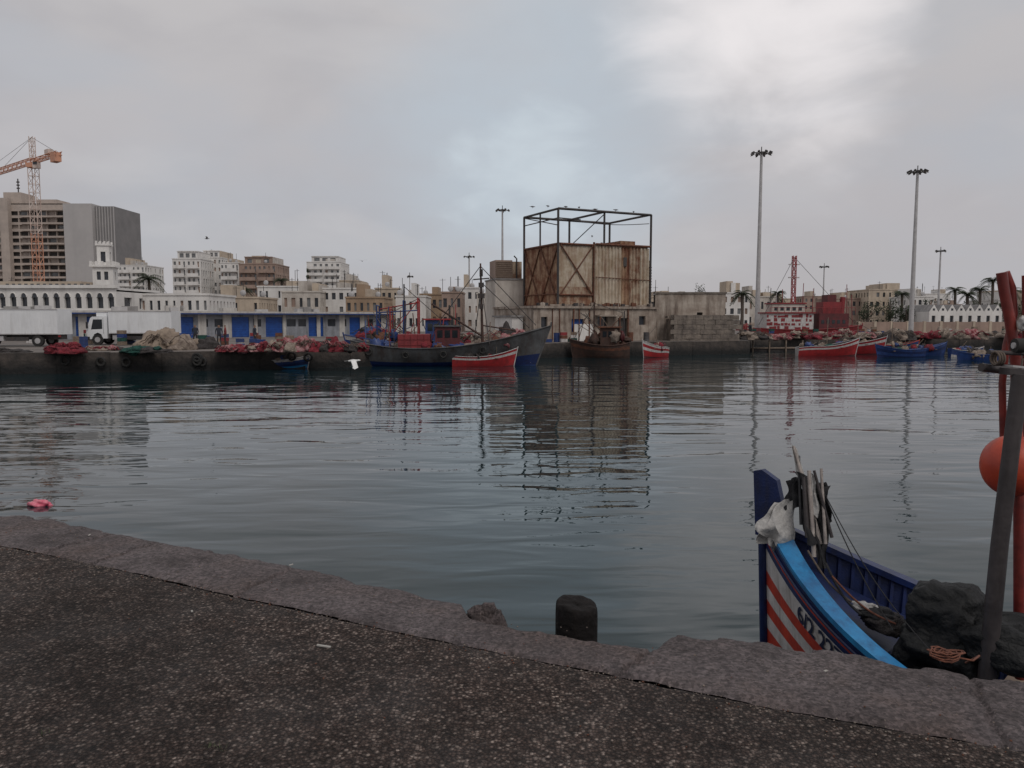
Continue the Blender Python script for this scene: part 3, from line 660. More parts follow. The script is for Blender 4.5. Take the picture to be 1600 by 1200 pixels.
t.wall('stained_concrete',(0,0,0),(1,0),(0,-1),w,hh,[(1.2,1.2,2.0,2.2,'void_dark'),(4.4,2.2,5.0,2.9,'void_dark')],.4); t.bx('core','stone_wall',0,.5,0,w,1,hh-.05)
t.wall('stained_concrete',(w,0,0),(0,1),(1,0),7,hh-.4); t.bx('coping','stone_wall',-.1,-.1,hh,w+.1,.6,hh+.18); t.done()
a=at(1050,496,77.8);b=at(1146,494,78.2)
t=Thing('stone_wall',(a.x,78.0,QZ),.02); w=b.x-a.x;hh=a.z-QZ
t.bx('core','stone_wall',.1,.2,-1.2,w,2.6,hh-.15)
row=0;z=-1.25
while z<hh-.1:
    x=-.1+(row%2)*.35
    while x<w:
        l=R(.7,1.3); t.box('blocks','stone_wall',(x+l/2,.12+R(-.04,.04),z+.24),(l-.02,.35,.47+R(-.02,.0)),rz=R(-.015,.015)); x+=l
    z+=.48; row+=1
for i in range(7): t.box('broken_top','stone_wall',(R(0,w),R(.2,2),hh+.05),(R(.4,1.2),.6,R(.15,.5)),rz=R(-.3,.3))
t.done()

# ------------------------------------------------------------ light masts
def mast(px,ytop,Y,r=.28,heads=10,wide=1.4,base=QZ):
    p=at(px,ytop,Y); t=Thing('floodlight_mast',(p.x,Y,base)); h=p.z-base
    t.cyl('pole','galv',(0,0,0),(0,0,h-.5),r,r*.5,10)
    ring=[(wide*.6*math.cos(a),wide*.6*math.sin(a),h-.4) for a in [i*2*math.pi/12 for i in range(13)]]
    t.tube('ring','steel_dark',ring,.06,4)
    for i in range(4):
        a=i*math.pi/2+.4; t.cyl('arms','steel_dark',(0,0,h-.1),(wide*math.cos(a),wide*math.sin(a),h-.35),.06,n=4)
    for i in range(heads):
        a=i*2*math.pi/heads+.2; c=Vector((wide*math.cos(a),wide*math.sin(a),h-.3))
        t.box('floodlights','steel_dark',c,(.42,.24,.34),rz=a,ry=.5); t.box('lenses','lamp_clear',c+Vector((.13*math.cos(a),.13*math.sin(a),-.18)),(.30,.2,.05),rz=a,ry=.5)
        t.cyl('arms','steel_dark',(0,0,h-.4),c,.04,n=3)
    t.cyl('finial','steel_dark',(0,0,h-.6),(0,0,h+.6),.07,n=5)
    t.done()
mast(1190,236,112,.36,8,1.3); mast(1434,265,118,.38,10,1.25); mast(785,326,150,.32,5,1.2); mast(733,399,170,.28,4,1.0); mast(1470,390,170,.30,4,1.1); mast(1288,415,190,.25,4,1.1); mast(640,430,170,.15,3,.6)

# ------------------------------------------------------------ trucks
def truck(px0,px1,ytop,Y,rot=0.0,name='box_truck'):
    a=at(px0,ytop,Y);b=at(px1,ytop,Y);L=b.x-a.x;h=a.z-QZ
    t=Thing(name,((a.x+b.x)/2,Y,QZ),rot); x0=-L/2
    cab=1.75; bh=h; w=2.2
    t.bx('cargo_box','truck_white',x0+cab+.15,-w/2,.95,L/2,w/2,bh)
    for i in range(int((L-cab)/.5)): x=x0+cab+.35+i*.5; t.bx('box_ribs','truck_white',x,-w/2-.02,1.05,x+.05,-w/2-.002,bh-.12)
    for z in(.95,bh-.08): t.bx('box_trim','galv',x0+cab+.13,-w/2-.03,z,L/2+.02,-w/2-.003,z+.08)
    t.bx('chassis','steel_dark',x0+.4,-.45,.55,L/2-.1,.45,.93); t.bx('side_guard','steel_dark',x0+cab+1.3,-w/2+.02,.45,L/2-2.3,-w/2+.08,.75)
    t.bx('fuel_tank','galv',x0+cab+.4,-w/2+.1,.45,x0+cab+1.1,-w/2+.6,.85)
    pr=[(x0,.45),(x0+.02,1.25),(x0+.38,2.25),(x0+.55,2.38),(x0+cab,2.4),(x0+cab,.55),(x0+1.35,.55),(x0+1.25,.9),(x0+.95,1.05),(x0+.65,.9),(x0+.5,.5)]
    n=len(pr);y=w/2-.08
    t.add('cab','truck_white',[(x,-y,z) for x,z in pr]+[(x,y,z) for x,z in pr],[tuple(range(n)),tuple(range(n,2*n))[::-1]]+[(i,i+n,(i+1)%n+n,(i+1)%n) for i in range(n)])
    t.add('cab_windows','window_glass',[(x0+.42,s*(y+.006),1.3) for s in(-1,1)]+[(x0+.62,s*(y+.006),2.15) for s in(-1,1)]+[(x0+1.35,s*(y+.006),2.15) for s in(-1,1)]+[(x0+1.35,s*(y+.006),1.35) for s in(-1,1)],[(0,6,4,2),(1,3,5,7)])
    t.add('windscreen','window_glass',[(x0+.035,-y+.1,1.32),(x0+.035,y-.1,1.32),(x0+.34,y-.15,2.17),(x0+.34,-y+.15,2.17)],[(0,1,2,3)])
    t.bx('bumper','plastic_black',x0-.08,-y-.02,.4,x0+.3,y+.02,.7); t.bx('grille','plastic_black',x0-.015,-.6,.8,x0+.05,.6,1.1)
    for s in(-1,1): t.bx('headlights','lamp_clear',x0-.02,s*.95-.16,.75,x0+.1,s*.95+.16,.98)
    t.bx('door_seam','plastic_black',x0+1.42,-y-.004,.95,x0+1.44,-y+.01,2.25); t.bx('mirror','plastic_black',x0+.15,-y-.3,1.4,x0+.25,-y-.12,1.95); t.bx('wind_deflector','truck_white',x0+.8,-.8,2.402,x0+cab-.1,.8,2.7)
    for x in (x0+.95,L/2-1.6):
        for s in(-1,1):
            yy=s*(w/2-.14)
            t.cyl('tyres','rubber',(x,yy-.13,.45),(x,yy+.13,.45),.45,n=20); t.cyl('hubs','galv',(x,yy-.14*1.02,.45),(x,yy+.14*1.02,.45),.23,n=12); 
    t.bx('tail_lights','red_paint',L/2-.02,-w/2+.1,.75,L/2+.03,-w/2+.4,.88); t.bx('mudguard','plastic_black',L/2-2.1,-w/2+.02,.92,L/2-1.1,-w/2+.3,.96)
    t.done()
truck(144,273,486,66,.06); truck(-40,99,483,62,.03)

# ------------------------------------------------------------ boats
class Hull:
    def __init__(s,L,B,fb,fm,fs,draft=.35,transom=.55,rake=.1,pe=2.2,bp=2.5,mid=.45,ep=.9):
        s.__dict__.update(locals())
    def w(s,q):
        if q<s.mid: return s.B/2*(s.transom+(1-s.transom)*math.sin(q/s.mid*math.pi/2))
        return s.B/2*(1-((q-s.mid)/(1-s.mid))**s.bp)
    def sh(s,q):
        z=s.fm
        if q>.35: z+=(s.fb-s.fm)*((q-.35)/.65)**s.pe
        else: z+=(s.fs-s.fm)*((.35-q)/.35)**2
        return z
    def pt(s,q,h,sd,inset=0):
        sh=s.sh(q); z=-s.draft+(sh+s.draft)*h; e=.3+s.ep*q**3
        y=max(0,s.w(q)*max(h,0)**e-inset)
        return Vector((-s.L/2+s.L*q+s.rake*s.L*h*q**5-inset*q**4*1.0,sd*y,z))
def build_hull(t,hl,bands,inner='boat_inner',deck='boat_inner',gun='boat_white',dq=.6,n=22,th=.06,rail=.035,ribs=False,stem=True):
    m=len(bands)
    for sd in(-1,1):
        vs=[];
        for i in range(n+1):
            for k in range(m+1): vs.append(hl.pt(i/n,k/m,sd))
        for k in range(m):
            fs=[]
            for i in range(n):
                f=(i*(m+1)+k,(i+1)*(m+1)+k,(i+1)*(m+1)+k+1,i*(m+1)+k+1); fs.append(f if sd<0 else f[::-1])
            t.add('hull',bands[k],vs,fs,True)
        vs=[];mm=4
        for i in range(n+1):
            for k in range(mm+1): vs.append(hl.pt(i/n,dq+(1-dq)*k/mm,sd,th))
        fs=[(i*(mm+1)+k,(i+1)*(mm+1)+k,(i+1)*(mm+1)+k+1,i*(mm+1)+k+1) for i in range(n) for k in range(mm)]
        t.add('inner_planking',inner,vs,fs,True)
        vs=[];
        for i in range(n+1): vs+=[hl.pt(i/n,1,sd),hl.pt(i/n,1,sd,th)]
        t.add('gunwale',gun,vs,[(2*i,2*i+2,2*i+3,2*i+1) for i in range(n)])
        t.tube('rubbing_strake',gun,[hl.pt(i/n,1,sd)+Vector((0,0,-rail*.3)) for i in range(n+1)],rail,6)
        if ribs:
            for i in range(2,int(n*.95)):
                q=i/n; t.tube('ribs',inner,[hl.pt(q,dq+(1-dq)*k/4,sd,th+.01) for k in range(5)],.018,4,False)
    vs=[]
    for i in range(n+1): vs+=[hl.pt(i/n,dq,-1,th),hl.pt(i/n,dq,1,th)]
    t.add('deck',deck,vs,[(2*i,2*i+2,2*i+3,2*i+1) for i in range(n)])
    tr=[hl.pt(0,k/m,-1) for k in range(m,-1,-1)]+[hl.pt(0,k/m,1) for k in range(m+1)]
    t.poly('transom',bands[-2],tr)
    if stem: t.tube('stem',gun,[hl.pt(1,k/6,1)+Vector((.01,0,0)) for k in range(7)]+[hl.pt(1,1,1)+Vector((.03,0,hl.fb*.08))],rail*1.3,6)

def boat(name,px,yw,L,B,fb,fm,fs,bands,rot,**k):
    p=on(px,yw,0); t=Thing(name,(p.x,p.y,0),rot); hl=Hull(L,B,fb,fm,fs,rake=k.pop('rake',.08)); build_hull(t,hl,bands,**k); return t,hl
def rig(t,part,pts,r=.03,mt='steel_dark'): t.tube(part,mt,pts,r,4)

t,h=boat('fishing_trawler',694,571,13.6,3.8,3.0,1.35,1.95,['boat_blue','boat_navy','boat_navy','boat_grey','boat_grey','boat_grey','boat_grey','boat_grey'],.04,rake=.09,gun='boat_grey',dq=.75,rail=.05)
t.bx('fish_boxes','crate_red',-3.3,-1.1,1.0,-1.0,1.0,2.35)
for i in range(5):
    for j in range(3): t.box('fish_boxes','crate_red',(-3.1+i*.48,-1.12,1.3+j*.42),(.44,.06,.36))
t.bx('wheelhouse','darkred_paint',-.6,-.9,1.0,1.2,.9,2.9); t.bx('wheelhouse_roof','boat_grey',-.75,-1.05,2.902,1.35,1.05,3.0)
for i in range(3): t.bx('wheelhouse_windows','window_glass',-.45+i*.55,-.92,2.1,-.05+i*.55,-.88,2.65)
t.cyl('main_mast','boat_brown',(2.9,0,.9),(2.75,0,7.6),.12,.06,8)
rig(t,'rigging',[(2.75,0,7.4),(6.9,0,3.0)]); rig(t,'rigging',[(2.8,0,6.2),(6.4,0,2.8)]); rig(t,'rigging',[(2.75,0,7.4),(-.6,.8,3.0)]); rig(t,'rigging',[(2.8,0,6),(2.2,1.7,1.5)]); rig(t,'rigging',[(2.8,0,6),(3.4,-1.7,1.6)])
rig(t,'boom',[(2.85,0,2.2),(-.9,0,4.6)],.07,'boat_brown'); rig(t,'boom',[(2.85,0,3.0),(5.4,.2,2.6)],.05,'boat_brown')
for z in (4.4,5.2,6.0): t.box('mast_fittings','steel_dark',(2.8,0,z),(R(.3,.6),.4,.35))
t.box('mast_fittings','net_dark',(2.8,0,6.9),(.25,.6,.5)); t.cyl('mast_fittings','steel_dark',(2.2,0,6.4),(3.4,0,6.5),.05,n=5)
for i in range(24):
    x=R(-6.2,5); t.blob('deck_gear',random.choice(['net_red','net_dark','net_beige','boat_blue','rust','net_pink']),(x,R(-1,1),1.45+max(0,x-3)*.2),(R(.3,.8),.5,R(.2,.55)),.4,2,14,8,i)
for i in range(16):
    x=R(-5.8,1.5); rig(t,'poles',[(x,R(-1,1),1.2),(x+R(-.5,.5),R(-1,1),R(2.6,4.6))],.035,random.choice(['steel_dark','wood','red_paint','boat_blue','rust']))
for i in range(4): q=.1+.2*i; c=h.pt(q,.82,-1); t.tube('fenders','rubber',[c+Vector((.22*math.cos(a),-.1,.22*math.sin(a)-.2)) for a in [k*math.pi/5 for k in range(11)]],.07,5)
t.bx('bow_stripe','boat_white',6.4,-.04,.2,6.52,.04,2.4)
t.done()
t,h=boat('fishing_trawler',640,563,9.5,3.2,2.2,1.5,1.9,['boat_blue','boat_blue','boat_blue','boat_grey','boat_blue','boat_white'],math.pi+.05,gun='boat_blue',dq=.75,rail=.05)
t.bx('wheelhouse','boat_blue',-3.3,-.9,1.1,-1.4,.9,3.4); t.bx('wheelhouse_roof','red_paint',-3.5,-1.1,3.402,-1.2,1.1,3.52)
for i in range(3): t.bx('wheelhouse_windows','window_glass',-3.1+i*.55,.89,2.5,-2.7+i*.55,.93,3.1)
for x,z,mt in ((-.8,5.2,'red_paint'),(.4,5.0,'boat_blue'),(1.5,4.3,'red_paint'),(2.6,4.6,'boat_blue'),(-3.4,4.6,'steel_dark')):
    rig(t,'gantry',[(x,-.9,1.3),(x,-.9,z)],.06,mt); rig(t,'gantry',[(x,.9,1.3),(x,.9,z)],.06,mt); rig(t,'gantry',[(x,-.9,z),(x,.9,z)],.06,mt)
rig(t,'gantry',[(-.8,.9,4.2),(2.6,.9,4.0)],.05,'boat_blue'); rig(t,'gantry',[(-.8,-.9,4.9),(2.6,-.9,4.3)],.05,'red_paint'); rig(t,'gantry',[(-.8,.9,5),(1.5,.9,2)],.04,'red_paint')
rig(t,'rigging',[(-.8,0,5.2),(4.8,0,2.3)],.03); rig(t,'rigging',[(.4,0,6.2),(-4,0,2.3)],.03); rig(t,'rigging',[(.4,0,1.5),(.4,0,6.4)],.06)
for i in range(16): rig(t,'poles',[(R(-2,3.5),R(-1,1),1.4),(R(-2,3.5),R(-1,1),R(2.8,4.4))],.03,random.choice(['boat_blue','red_paint','wood','steel_dark']))
for i in range(20): t.blob('deck_gear',random.choice(['net_red','net_dark','boat_blue','rust','crate_red']),(R(-3,4),R(-.9,.9),R(1.5,2.5)),(R(.3,.7),.5,R(.25,.6)),.4,2,12,8,i+40)
t.done()
RB=['boat_blue','darkred_paint','red_paint','red_paint','red_paint','red_paint','boat_white','red_paint']
def small(name,px,yw,L,rot,bands,gun='boat_white',fb=1.35,fm=.75,mast_=False,gear=5,B=None,fs=.8,seed=0):
    t,h=boat(name,px,yw,L,B or L*.3,fb,fm,fs,bands,rot,gun=gun,dq=.62,rail=.028,inner='boat_inner' if gun!='boat_blue' else 'boat_blue')
    for x in (-.25,.02,.22): t.box('thwarts','wood',(x*L,0,fm-.12),(.22,L*.24,.05))
    for i in range(gear+3): t.blob('gear',random.choice(['net_red','net_dark','net_beige','boat_blue','tarp_beige','net_green','net_dark']),(R(-.38,.25)*L,R(-.12,.12)*L,fm),(R(.2,.5),R(.2,.4),R(.15,.4)),.4,2,12,8,i+seed)
    for i in range(3): x=R(-.35,.25)*L; rig(t,'oars',[(x,R(-.1,.1)*L,fm),(x+R(-1,1),R(-.1,.1)*L,fm+R(.2,1.0))],.022,'wood')
    if mast_:
        x=L*R(-.1,.2); rig(t,'mast',[(x,0,.3),(x+.05,0,fb+R(1.2,2.4))],.04,'wood'); rig(t,'stays',[(x,0,fb+1.3),(L*.48,0,fb)],.02)
    t.done()
small('rowing_boat',754,572,4.5,.10,RB,fb=1.35,fm=.72,seed=3,mast_=True)
small('rowing_boat',440,576,3.4,.12,['boat_blue','boat_blue','boat_lightblue','boat_navy','boat_blue','boat_white'],fb=.95,fm=.62,seed=9,fs=.7)
small('rowing_boat',224,579,3.6,math.pi-.1,['boat_brown','boat_brown','net_dark','net_green','net_dark','net_green'],gun='net_green',fb=1.0,fm=.8,seed=12,gear=9)
small('rowing_boat',1024,558,3.9,-2.3,['boat_blue','darkred_paint','red_paint','red_paint','boat_white','red_paint','boat_white'],fb=1.6,fm=.95,seed=15,mast_=True)
small('rowing_boat',1290,556,5.6,.05,RB,fb=1.7,fm=.95,seed=21,mast_=True); small('rowing_boat',1335,553,5.0,-.5,RB,fb=1.8,fm=1.1,seed=22,mast_=True)
small('rowing_boat',1408,558,4.4,math.pi+.1,['boat_blue','boat_navy','boat_blue','boat_navy','boat_blue'],gun='boat_blue',fb=1.2,fm=.7,seed=31)
small('rowing_boat',1442,556,4.4,.2,['boat_blue','boat_blue','boat_blue','boat_navy','boat_blue'],gun='boat_blue',fb=1.3,fm=.75,seed=32)
small('rowing_boat',1395,551,5,.1,['boat_navy','boat_blue','boat_white','boat_blue'],gun='boat_orange',fb=1.3,fm=.8,seed=35,mast_=True)
small('rowing_boat',1508,557,3.4,.2,['boat_grey','boat_white','boat_blue','boat_blue'],fb=.9,fm=.6,seed=33); small('rowing_boat',1530,563,3.4,math.pi,['boat_blue','boat_blue','boat_blue'],gun='boat_blue',fb=.8,fm=.5,seed=34); small('rowing_boat',1650,560,4.4,.2,RB,seed=37)
t,h=boat('rusty_workboat',940,559,5.0,2.2,1.7,1.15,1.4,['boat_brown','boat_brown','boat_brown','boat_brown','rust','boat_brown'],math.pi-.15,gun='boat_brown',dq=.8,rail=.05)
t.bx('wheelhouse','boat_brown',-1.6,-.7,1.1,.1,.7,2.7); t.bx('wheelhouse_roof','rust',-1.8,-.9,2.702,.3,.9,2.82)
for i in range(3): t.bx('wheelhouse_windows','window_glass',-1.45+i*.5,.69,1.9,-1.1+i*.5,.73,2.4)
rig(t,'mast',[(.7,0,1),(.7,0,5.0)],.07,'boat_brown'); rig(t,'mast',[(-2.0,0,1),(-2.0,0,4.2)],.05,'steel_dark'); rig(t,'rigging',[(.7,0,4.9),(2.5,0,1.7)],.025); rig(t,'rigging',[(.7,0,4.9),(-2.0,0,4)],.025)
for i in range(20): t.blob('deck_gear',random.choice(['darkred_paint','net_dark','rust','boat_brown','net_beige']),(R(-2.2,2.0),R(-.7,.7),R(1.2,2.1)),(R(.2,.6),.4,R(.2,.6)),.4,2,12,8,i+60)
for i in range(16): rig(t,'poles',[(R(-2.3,2.3),R(-.6,.6),1.2),(R(-2.3,2.3),R(-.6,.6),R(2.5,4.2))],.03,random.choice(['rust','wood','steel_dark']))
t.done()
# red harbour ship lying low in the slip behind the right quay
p=at(1262,512,108); t=Thing('red_ship',(p.x,108,QZ-1.6),.05)
hl=Hull(14.5,4.4,3.0,2.4,2.6,draft=.0,transom=.7,rake=.04); build_hull(t,hl,['darkred_paint']*3+['ship_red','ship_red','ship_red'],gun='ship_red',inner='ship_red',deck='rust',dq=.85,rail=.06)
for (x0,x1,z0,z1,mt) in ((-6.4,.2,2.3,4.6,'boat_white'),(-5.6,-1.0,4.6,5.9,'offwhite_wall'),(1.0,5.2,2.3,4.6,'darkred_paint'),(1.6,4.2,4.6,6.2,'ship_red'),(2.3,3.5,6.2,7.2,'darkred_paint')):
    t.bx('superstructure',mt,x0,-1.6+z0*.1,z0,x1,1.6-z0*.1,z1)
for r_ in range(4):
    for i in range(13):
        if random.random()<.62: w_=R(.2,.6); t.bx('red_bands','ship_red',-6.4+i*.5,-1.40,2.4+r_*.55,-6.4+i*.5+w_,-1.34-i*.001,2.4+r_*.55+R(.25,.5))
t.bx('red_bands','ship_red',-6.6,-1.6,4.6,.4,1.6,4.78); t.bx('red_bands','ship_red',-5.8,-1.3,5.9,-.8,1.3,6.08)
for i in range(5): t.bx('ship_windows','window_glass',-5.3+i*.85,-1.16,5.0,-4.8+i*.85,-1.11,5.5)
for i in range(5): t.bx('ship_windows','window_glass',1.3+i*.75,-1.40,3.2,1.7+i*.75,-1.35,3.7)
lattice('mast','red_paint',(-2.2,0,6.0),(-2.2,0,12.6),.45,.6,.06); 
for z in (9.6,11.4): t.box('radar','boat_white',(-2.2,0,z),(1.5,.3,.15))
for x in (-5.6,-4.6,-3.6,-.9,.5,5.6,6.4): rig(t,'masts',[(x,0,2.5),(x+R(-.3,.3),0,R(7,9))],.05,random.choice(['ship_red','steel_dark','galv']))
rig(t,'stays',[(-2.2,0,12.4),(6.8,0,3.2)],.03); rig(t,'stays',[(-2.2,0,12.4),(-7,0,3)],.03)
for x in range(-6,7): rig(t,'rails',[(x,-1.5,4.7 if x<1 else 4.6),(x,-1.5,5.4)],.03,'ship_red')
rig(t,'rails',[(-6,-1.5,5.4),(6,-1.5,5.4)],.03,'ship_red')
t.cyl('funnel','ship_red',(4.7,0,4.6),(4.9,0,6.9),.4,.36,12); t.done()

# ------------------------------------------------------------ net heaps and quay clutter
def heap(name,px0,px1,ybase,h,mt,seed=0,ry=1.0,ropes=None,z=QZ,lumps=3):
    a=on(px0,ybase,z);b=on(px1,ybase,z);rx=(b.x-a.x)/2; t=Thing(name,((a.x+b.x)/2,(a.y+b.y)/2+.4,z))
    mts=mt if isinstance(mt,list) else [mt]
    for i in range(lumps):
        k=(i+.5)/lumps*2-1; r=rx/lumps*1.5
        t.blob('pile',mts[i%len(mts)],(k*rx*.72,R(-.3,.3),0),(r,ry*R(.7,1),h*R(.7,1.05)*(1-.3*abs(k))),.26,2.2,40,20,seed+i,zmin=-.02)
    for i in range(5):
        x=R(-rx,rx)*.8; t.blob('folds',random.choice(mts),(x,-ry*R(.2,.6),h*R(.1,.6)),(R(.2,.5),.3,R(.1,.25)),.35,2,16,10,seed+i+9)
    if ropes:
        for i in range(8):
            x=R(-rx,rx)*.8;pts=[]
            for k in range(9):
                u=k/8*2-1; xx=x+u*rx*.35; pts.append((xx,-ry*R(.5,.9),max(.05,h*(.75-.4*abs(u))+R(-.1,.08))))
            t.tube('ropes',ropes,pts,.03,4)
    t.done()
heap('fishing_net_heap',-60,40,551,.35,['net_dark','net_red'],1,1.0); heap('fishing_net_heap',74,127,552,.85,'net_red',2,.9,lumps=2,ropes='net_red')
heap('fishing_net_heap',128,190,548,.35,['net_pink','net_beige','net_dark'],3,.8,ropes='net_red')
heap('tarpaulin_heap',212,298,547,1.45,['tarp_beige','tarp_beige','net_beige'],4,1.4,lumps=3,ropes='rope')
heap('tarpaulin_heap',290,337,545,.9,['tarp_beige','net_dark'],5,1.0,lumps=2)
heap('fishing_net_heap',188,262,551,.45,['net_green','net_dark'],6,.8,lumps=2)
for i,(a,b,h,m_) in enumerate(((335,395,.5,['net_red','net_pink','net_red']),(385,450,.75,['net_pink','net_red','net_beige']),(430,500,1.05,['net_pink','net_beige','net_pink']),(480,548,1.0,['net_red','net_dark','net_red']),(520,575,.7,['net_dark','net_red']))):
    heap('fishing_net_heap',a,b,549,h,m_,20+i*5,1.1,ropes=['net_pink','net_red','rope','net_pink','rope'][i],lumps=4)
heap('fishing_net_heap',700,760,540,1.3,['net_dark','net_red','net_beige'],50,1.2,ropes='rope'); heap('fishing_net_heap',755,830,537,1.5,['net_beige','net_dark','net_pink'],55,1.2,ropes='net_red')
for i,px in enumerate(range(1146,1600,38)):
    m_=random.choice([['net_beige','net_red','net_beige'],['net_beige','net_pink'],['net_dark','net_beige'],['net_red','net_beige']])
    heap('fishing_net_heap',px,px+R(40,60),R(524,531),R(.6,1.4),m_,80+i*4,1.5,ropes=random.choice(['rope','net_pink','net_red']))
for i,px in enumerate(range(1150,1620,50)):
    heap('fishing_net_heap',px,px+R(35,60),R(516,519),R(1.0,1.9),random.choice([['net_beige','tarp_beige'],['net_red','net_beige'],['net_pink','net_beige']]),180+i*4,1.8)
t=Thing('fish_crate_stacks')
for i in range(60):
    px=random.choice([R(20,330),R(330,600),R(700,900),R(1150,1600)]); Y_=R(58,74) if px<650 else (R(72,76) if px<1000 else R(96,104))
    p=at(px,520,Y_)
    for k in range(random.randint(1,4)): t.box('crates',random.choice(['crate_red','boat_blue','wood','boat_white','net_green','rust']),(p.x,p.y,QZ+.17+k*.31),(.62,.42,.29),rz=R(-.3,.3))
t.done()
def barrel(px,Y_,mt):
    p=at(px,520,Y_); t=Thing('oil_drum',(p.x,Y_,QZ)); t.cyl('body',mt,(0,0,0),(0,0,.88),.29,n=16)
    for z in(.02,.3,.6,.86): t.cyl('hoops',mt,(0,0,z-.015),(0,0,z+.015),.305,n=16)
    t.done()
for px,Y_,m_ in ((322,60,'boat_blue'),(402,62,'rust'),(130,57,'boat_blue'),(870,73.5,'boat_blue'),(985,76.5,'rust'),(1010,77,'boat_grey')): barrel(px,Y_,m_)
a=on(1150,549,0); t=Thing('floating_pontoon',(a.x,a.y,0)); t.bx('deck','wood',0,0,.3,9,1.6,.42); t.bx('floats','net_dark',.2,.1,-.2,8.8,1.5,.29)
for i in range(6): t.cyl('piles','wood',(i*1.8,-.05,-.5),(i*1.8,-.05,1.2),.09)
t.done()
a=at(1340,505,125);b=at(1700,505,125); t=Thing('boundary_wall',(a.x,125,QZ)); t.bx('wall','tan_wall',0,0,0,b.x-a.x,.3,at(0,503,125).z-QZ)
for i in range(14): t.bx('piers','cream_wall',i*(b.x-a.x)/14,-.08,0,i*(b.x-a.x)/14+.4,.38,1.9)
t.done()

# ------------------------------------------------------------ vegetation
def palm(px,ytop,Y_,cr=2.6,nf=34,base=QZ):
    p=at(px,ytop,Y_); h=p.z-base-cr*.45; t=Thing('palm_tree',(p.x,Y_,base))
    t.tube('trunk','trunk',[(0,0,0),(.1,0,h*.5),(0,0,h)],[.38,.26,.30],8)
    for i in range(nf):
        a=R(0,6.283);el=R(-.5,1.3);l=cr*R(.8,1.1); pts=[]
        d=Vector((math.cos(a),math.sin(a),0))
        for k in range(8):
            u=k/7; pts.append(Vector((0,0,h))+d*l*u*math.cos(el*(1-u*.5))+Vector((0,0,l*(math.sin(el)*u-.75*u*u))))
        t.tube('fronds','leaf_light',pts,.02,3)
        sdv=d.cross(Vector((0,0,1)))
        for k in range(1,8):
            for m_ in range(2):
                c=pts[k-1].lerp(pts[k],m_*.5+.25); ll=cr*.26*(1-.5*abs(k/7-.4))
                for sg in(-1,1):
                    tip=c+sdv*sg*ll+d*ll*.35-Vector((0,0,ll*.45)); t.poly('leaflets','leaf_dark' if random.random()<.7 else 'leaf_light',[c,c+d*.12,tip])
    t.done()
palm(232,424,150,3.0); palm(380,443,140,2.0); palm(440,432,190,2.2); palm(1160,450,130,2.0); palm(1532,444,160,2.4); palm(1552,430,170,2.6); palm(1410,452,170,2.2); palm(1493,446,180,2.4); palm(1215,452,170,2); palm(1512,452,150,2.2); palm(1582,446,150,2.3)
def tree(name,px0,px1,ytop,Y_,n=900,conifer=False,base=QZ):
    a=at(px0,ytop,Y_);b=at(px1,ytop,Y_);w=(b.x-a.x)/2;h=a.z-base; t=Thing(name,((a.x+b.x)/2,Y_,base))
    t.tube('trunk','trunk',[(0,0,0),(.1,0,h*.5),(0,0,h*.9)],[w*.12+.08,w*.08+.05,.03],7)
    cl=[]
    if conifer:
        for i in range(7): 
            z=h*(.35+.62*i/6);r=w*(1-i/7.5)
            for k in range(6): a_=k*1.047+i*.5; cl.append((Vector((r*.7*math.cos(a_),r*.7*math.sin(a_),z)),Vector((r*.35,r*.35,h*.035)))); t.cyl('limbs','trunk',(0,0,z),(r*.9*math.cos(a_),r*.9*math.sin(a_),z+.1),.04,n=3)
    else:
        for i in range(14):
            a_=R(0,6.283);rr=w*R(.1,.75);z=h*R(.4,.86); c=Vector((rr*math.cos(a_),rr*math.sin(a_),z)); cl.append((c,Vector((w*R(.22,.42),w*R(.22,.4),h*R(.09,.17))))); t.cyl('limbs','trunk',(0,0,h*.35),c,.07,.03,n=4)
    for i in range(n):
        c,r=random.choice(cl); d=Vector((random.gauss(0,1),random.gauss(0,1),random.gauss(0,1))).normalized()*R(.5,1.1)
        p=c+Vector((d.x*r.x,d.y*r.y,d.z*r.z)); s=R(.12,.3)*max(.6,w*.22); u=Vector((R(-1,1),R(-1,1),R(-1,1))).normalized();v=u.cross(Vector((R(-1,1),R(-1,1),R(-1,1)))).normalized()
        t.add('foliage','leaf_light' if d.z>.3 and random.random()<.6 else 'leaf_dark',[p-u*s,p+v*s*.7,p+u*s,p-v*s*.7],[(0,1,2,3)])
    t.done()
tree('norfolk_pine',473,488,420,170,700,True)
for (a,b,y,Y_) in ((1335,1378,466,155),(1368,1414,462,150),(1400,1432,472,145),(1078,1106,442,180),(1436,1470,462,190),(1500,1545,466,185),(1545,1600,470,170),(1208,1235,458,190),(430,450,446,200),(560,590,452,190),(1590,1660,462,170),(660,690,456,170)): tree('broadleaf_tree',a,b,y,Y_)

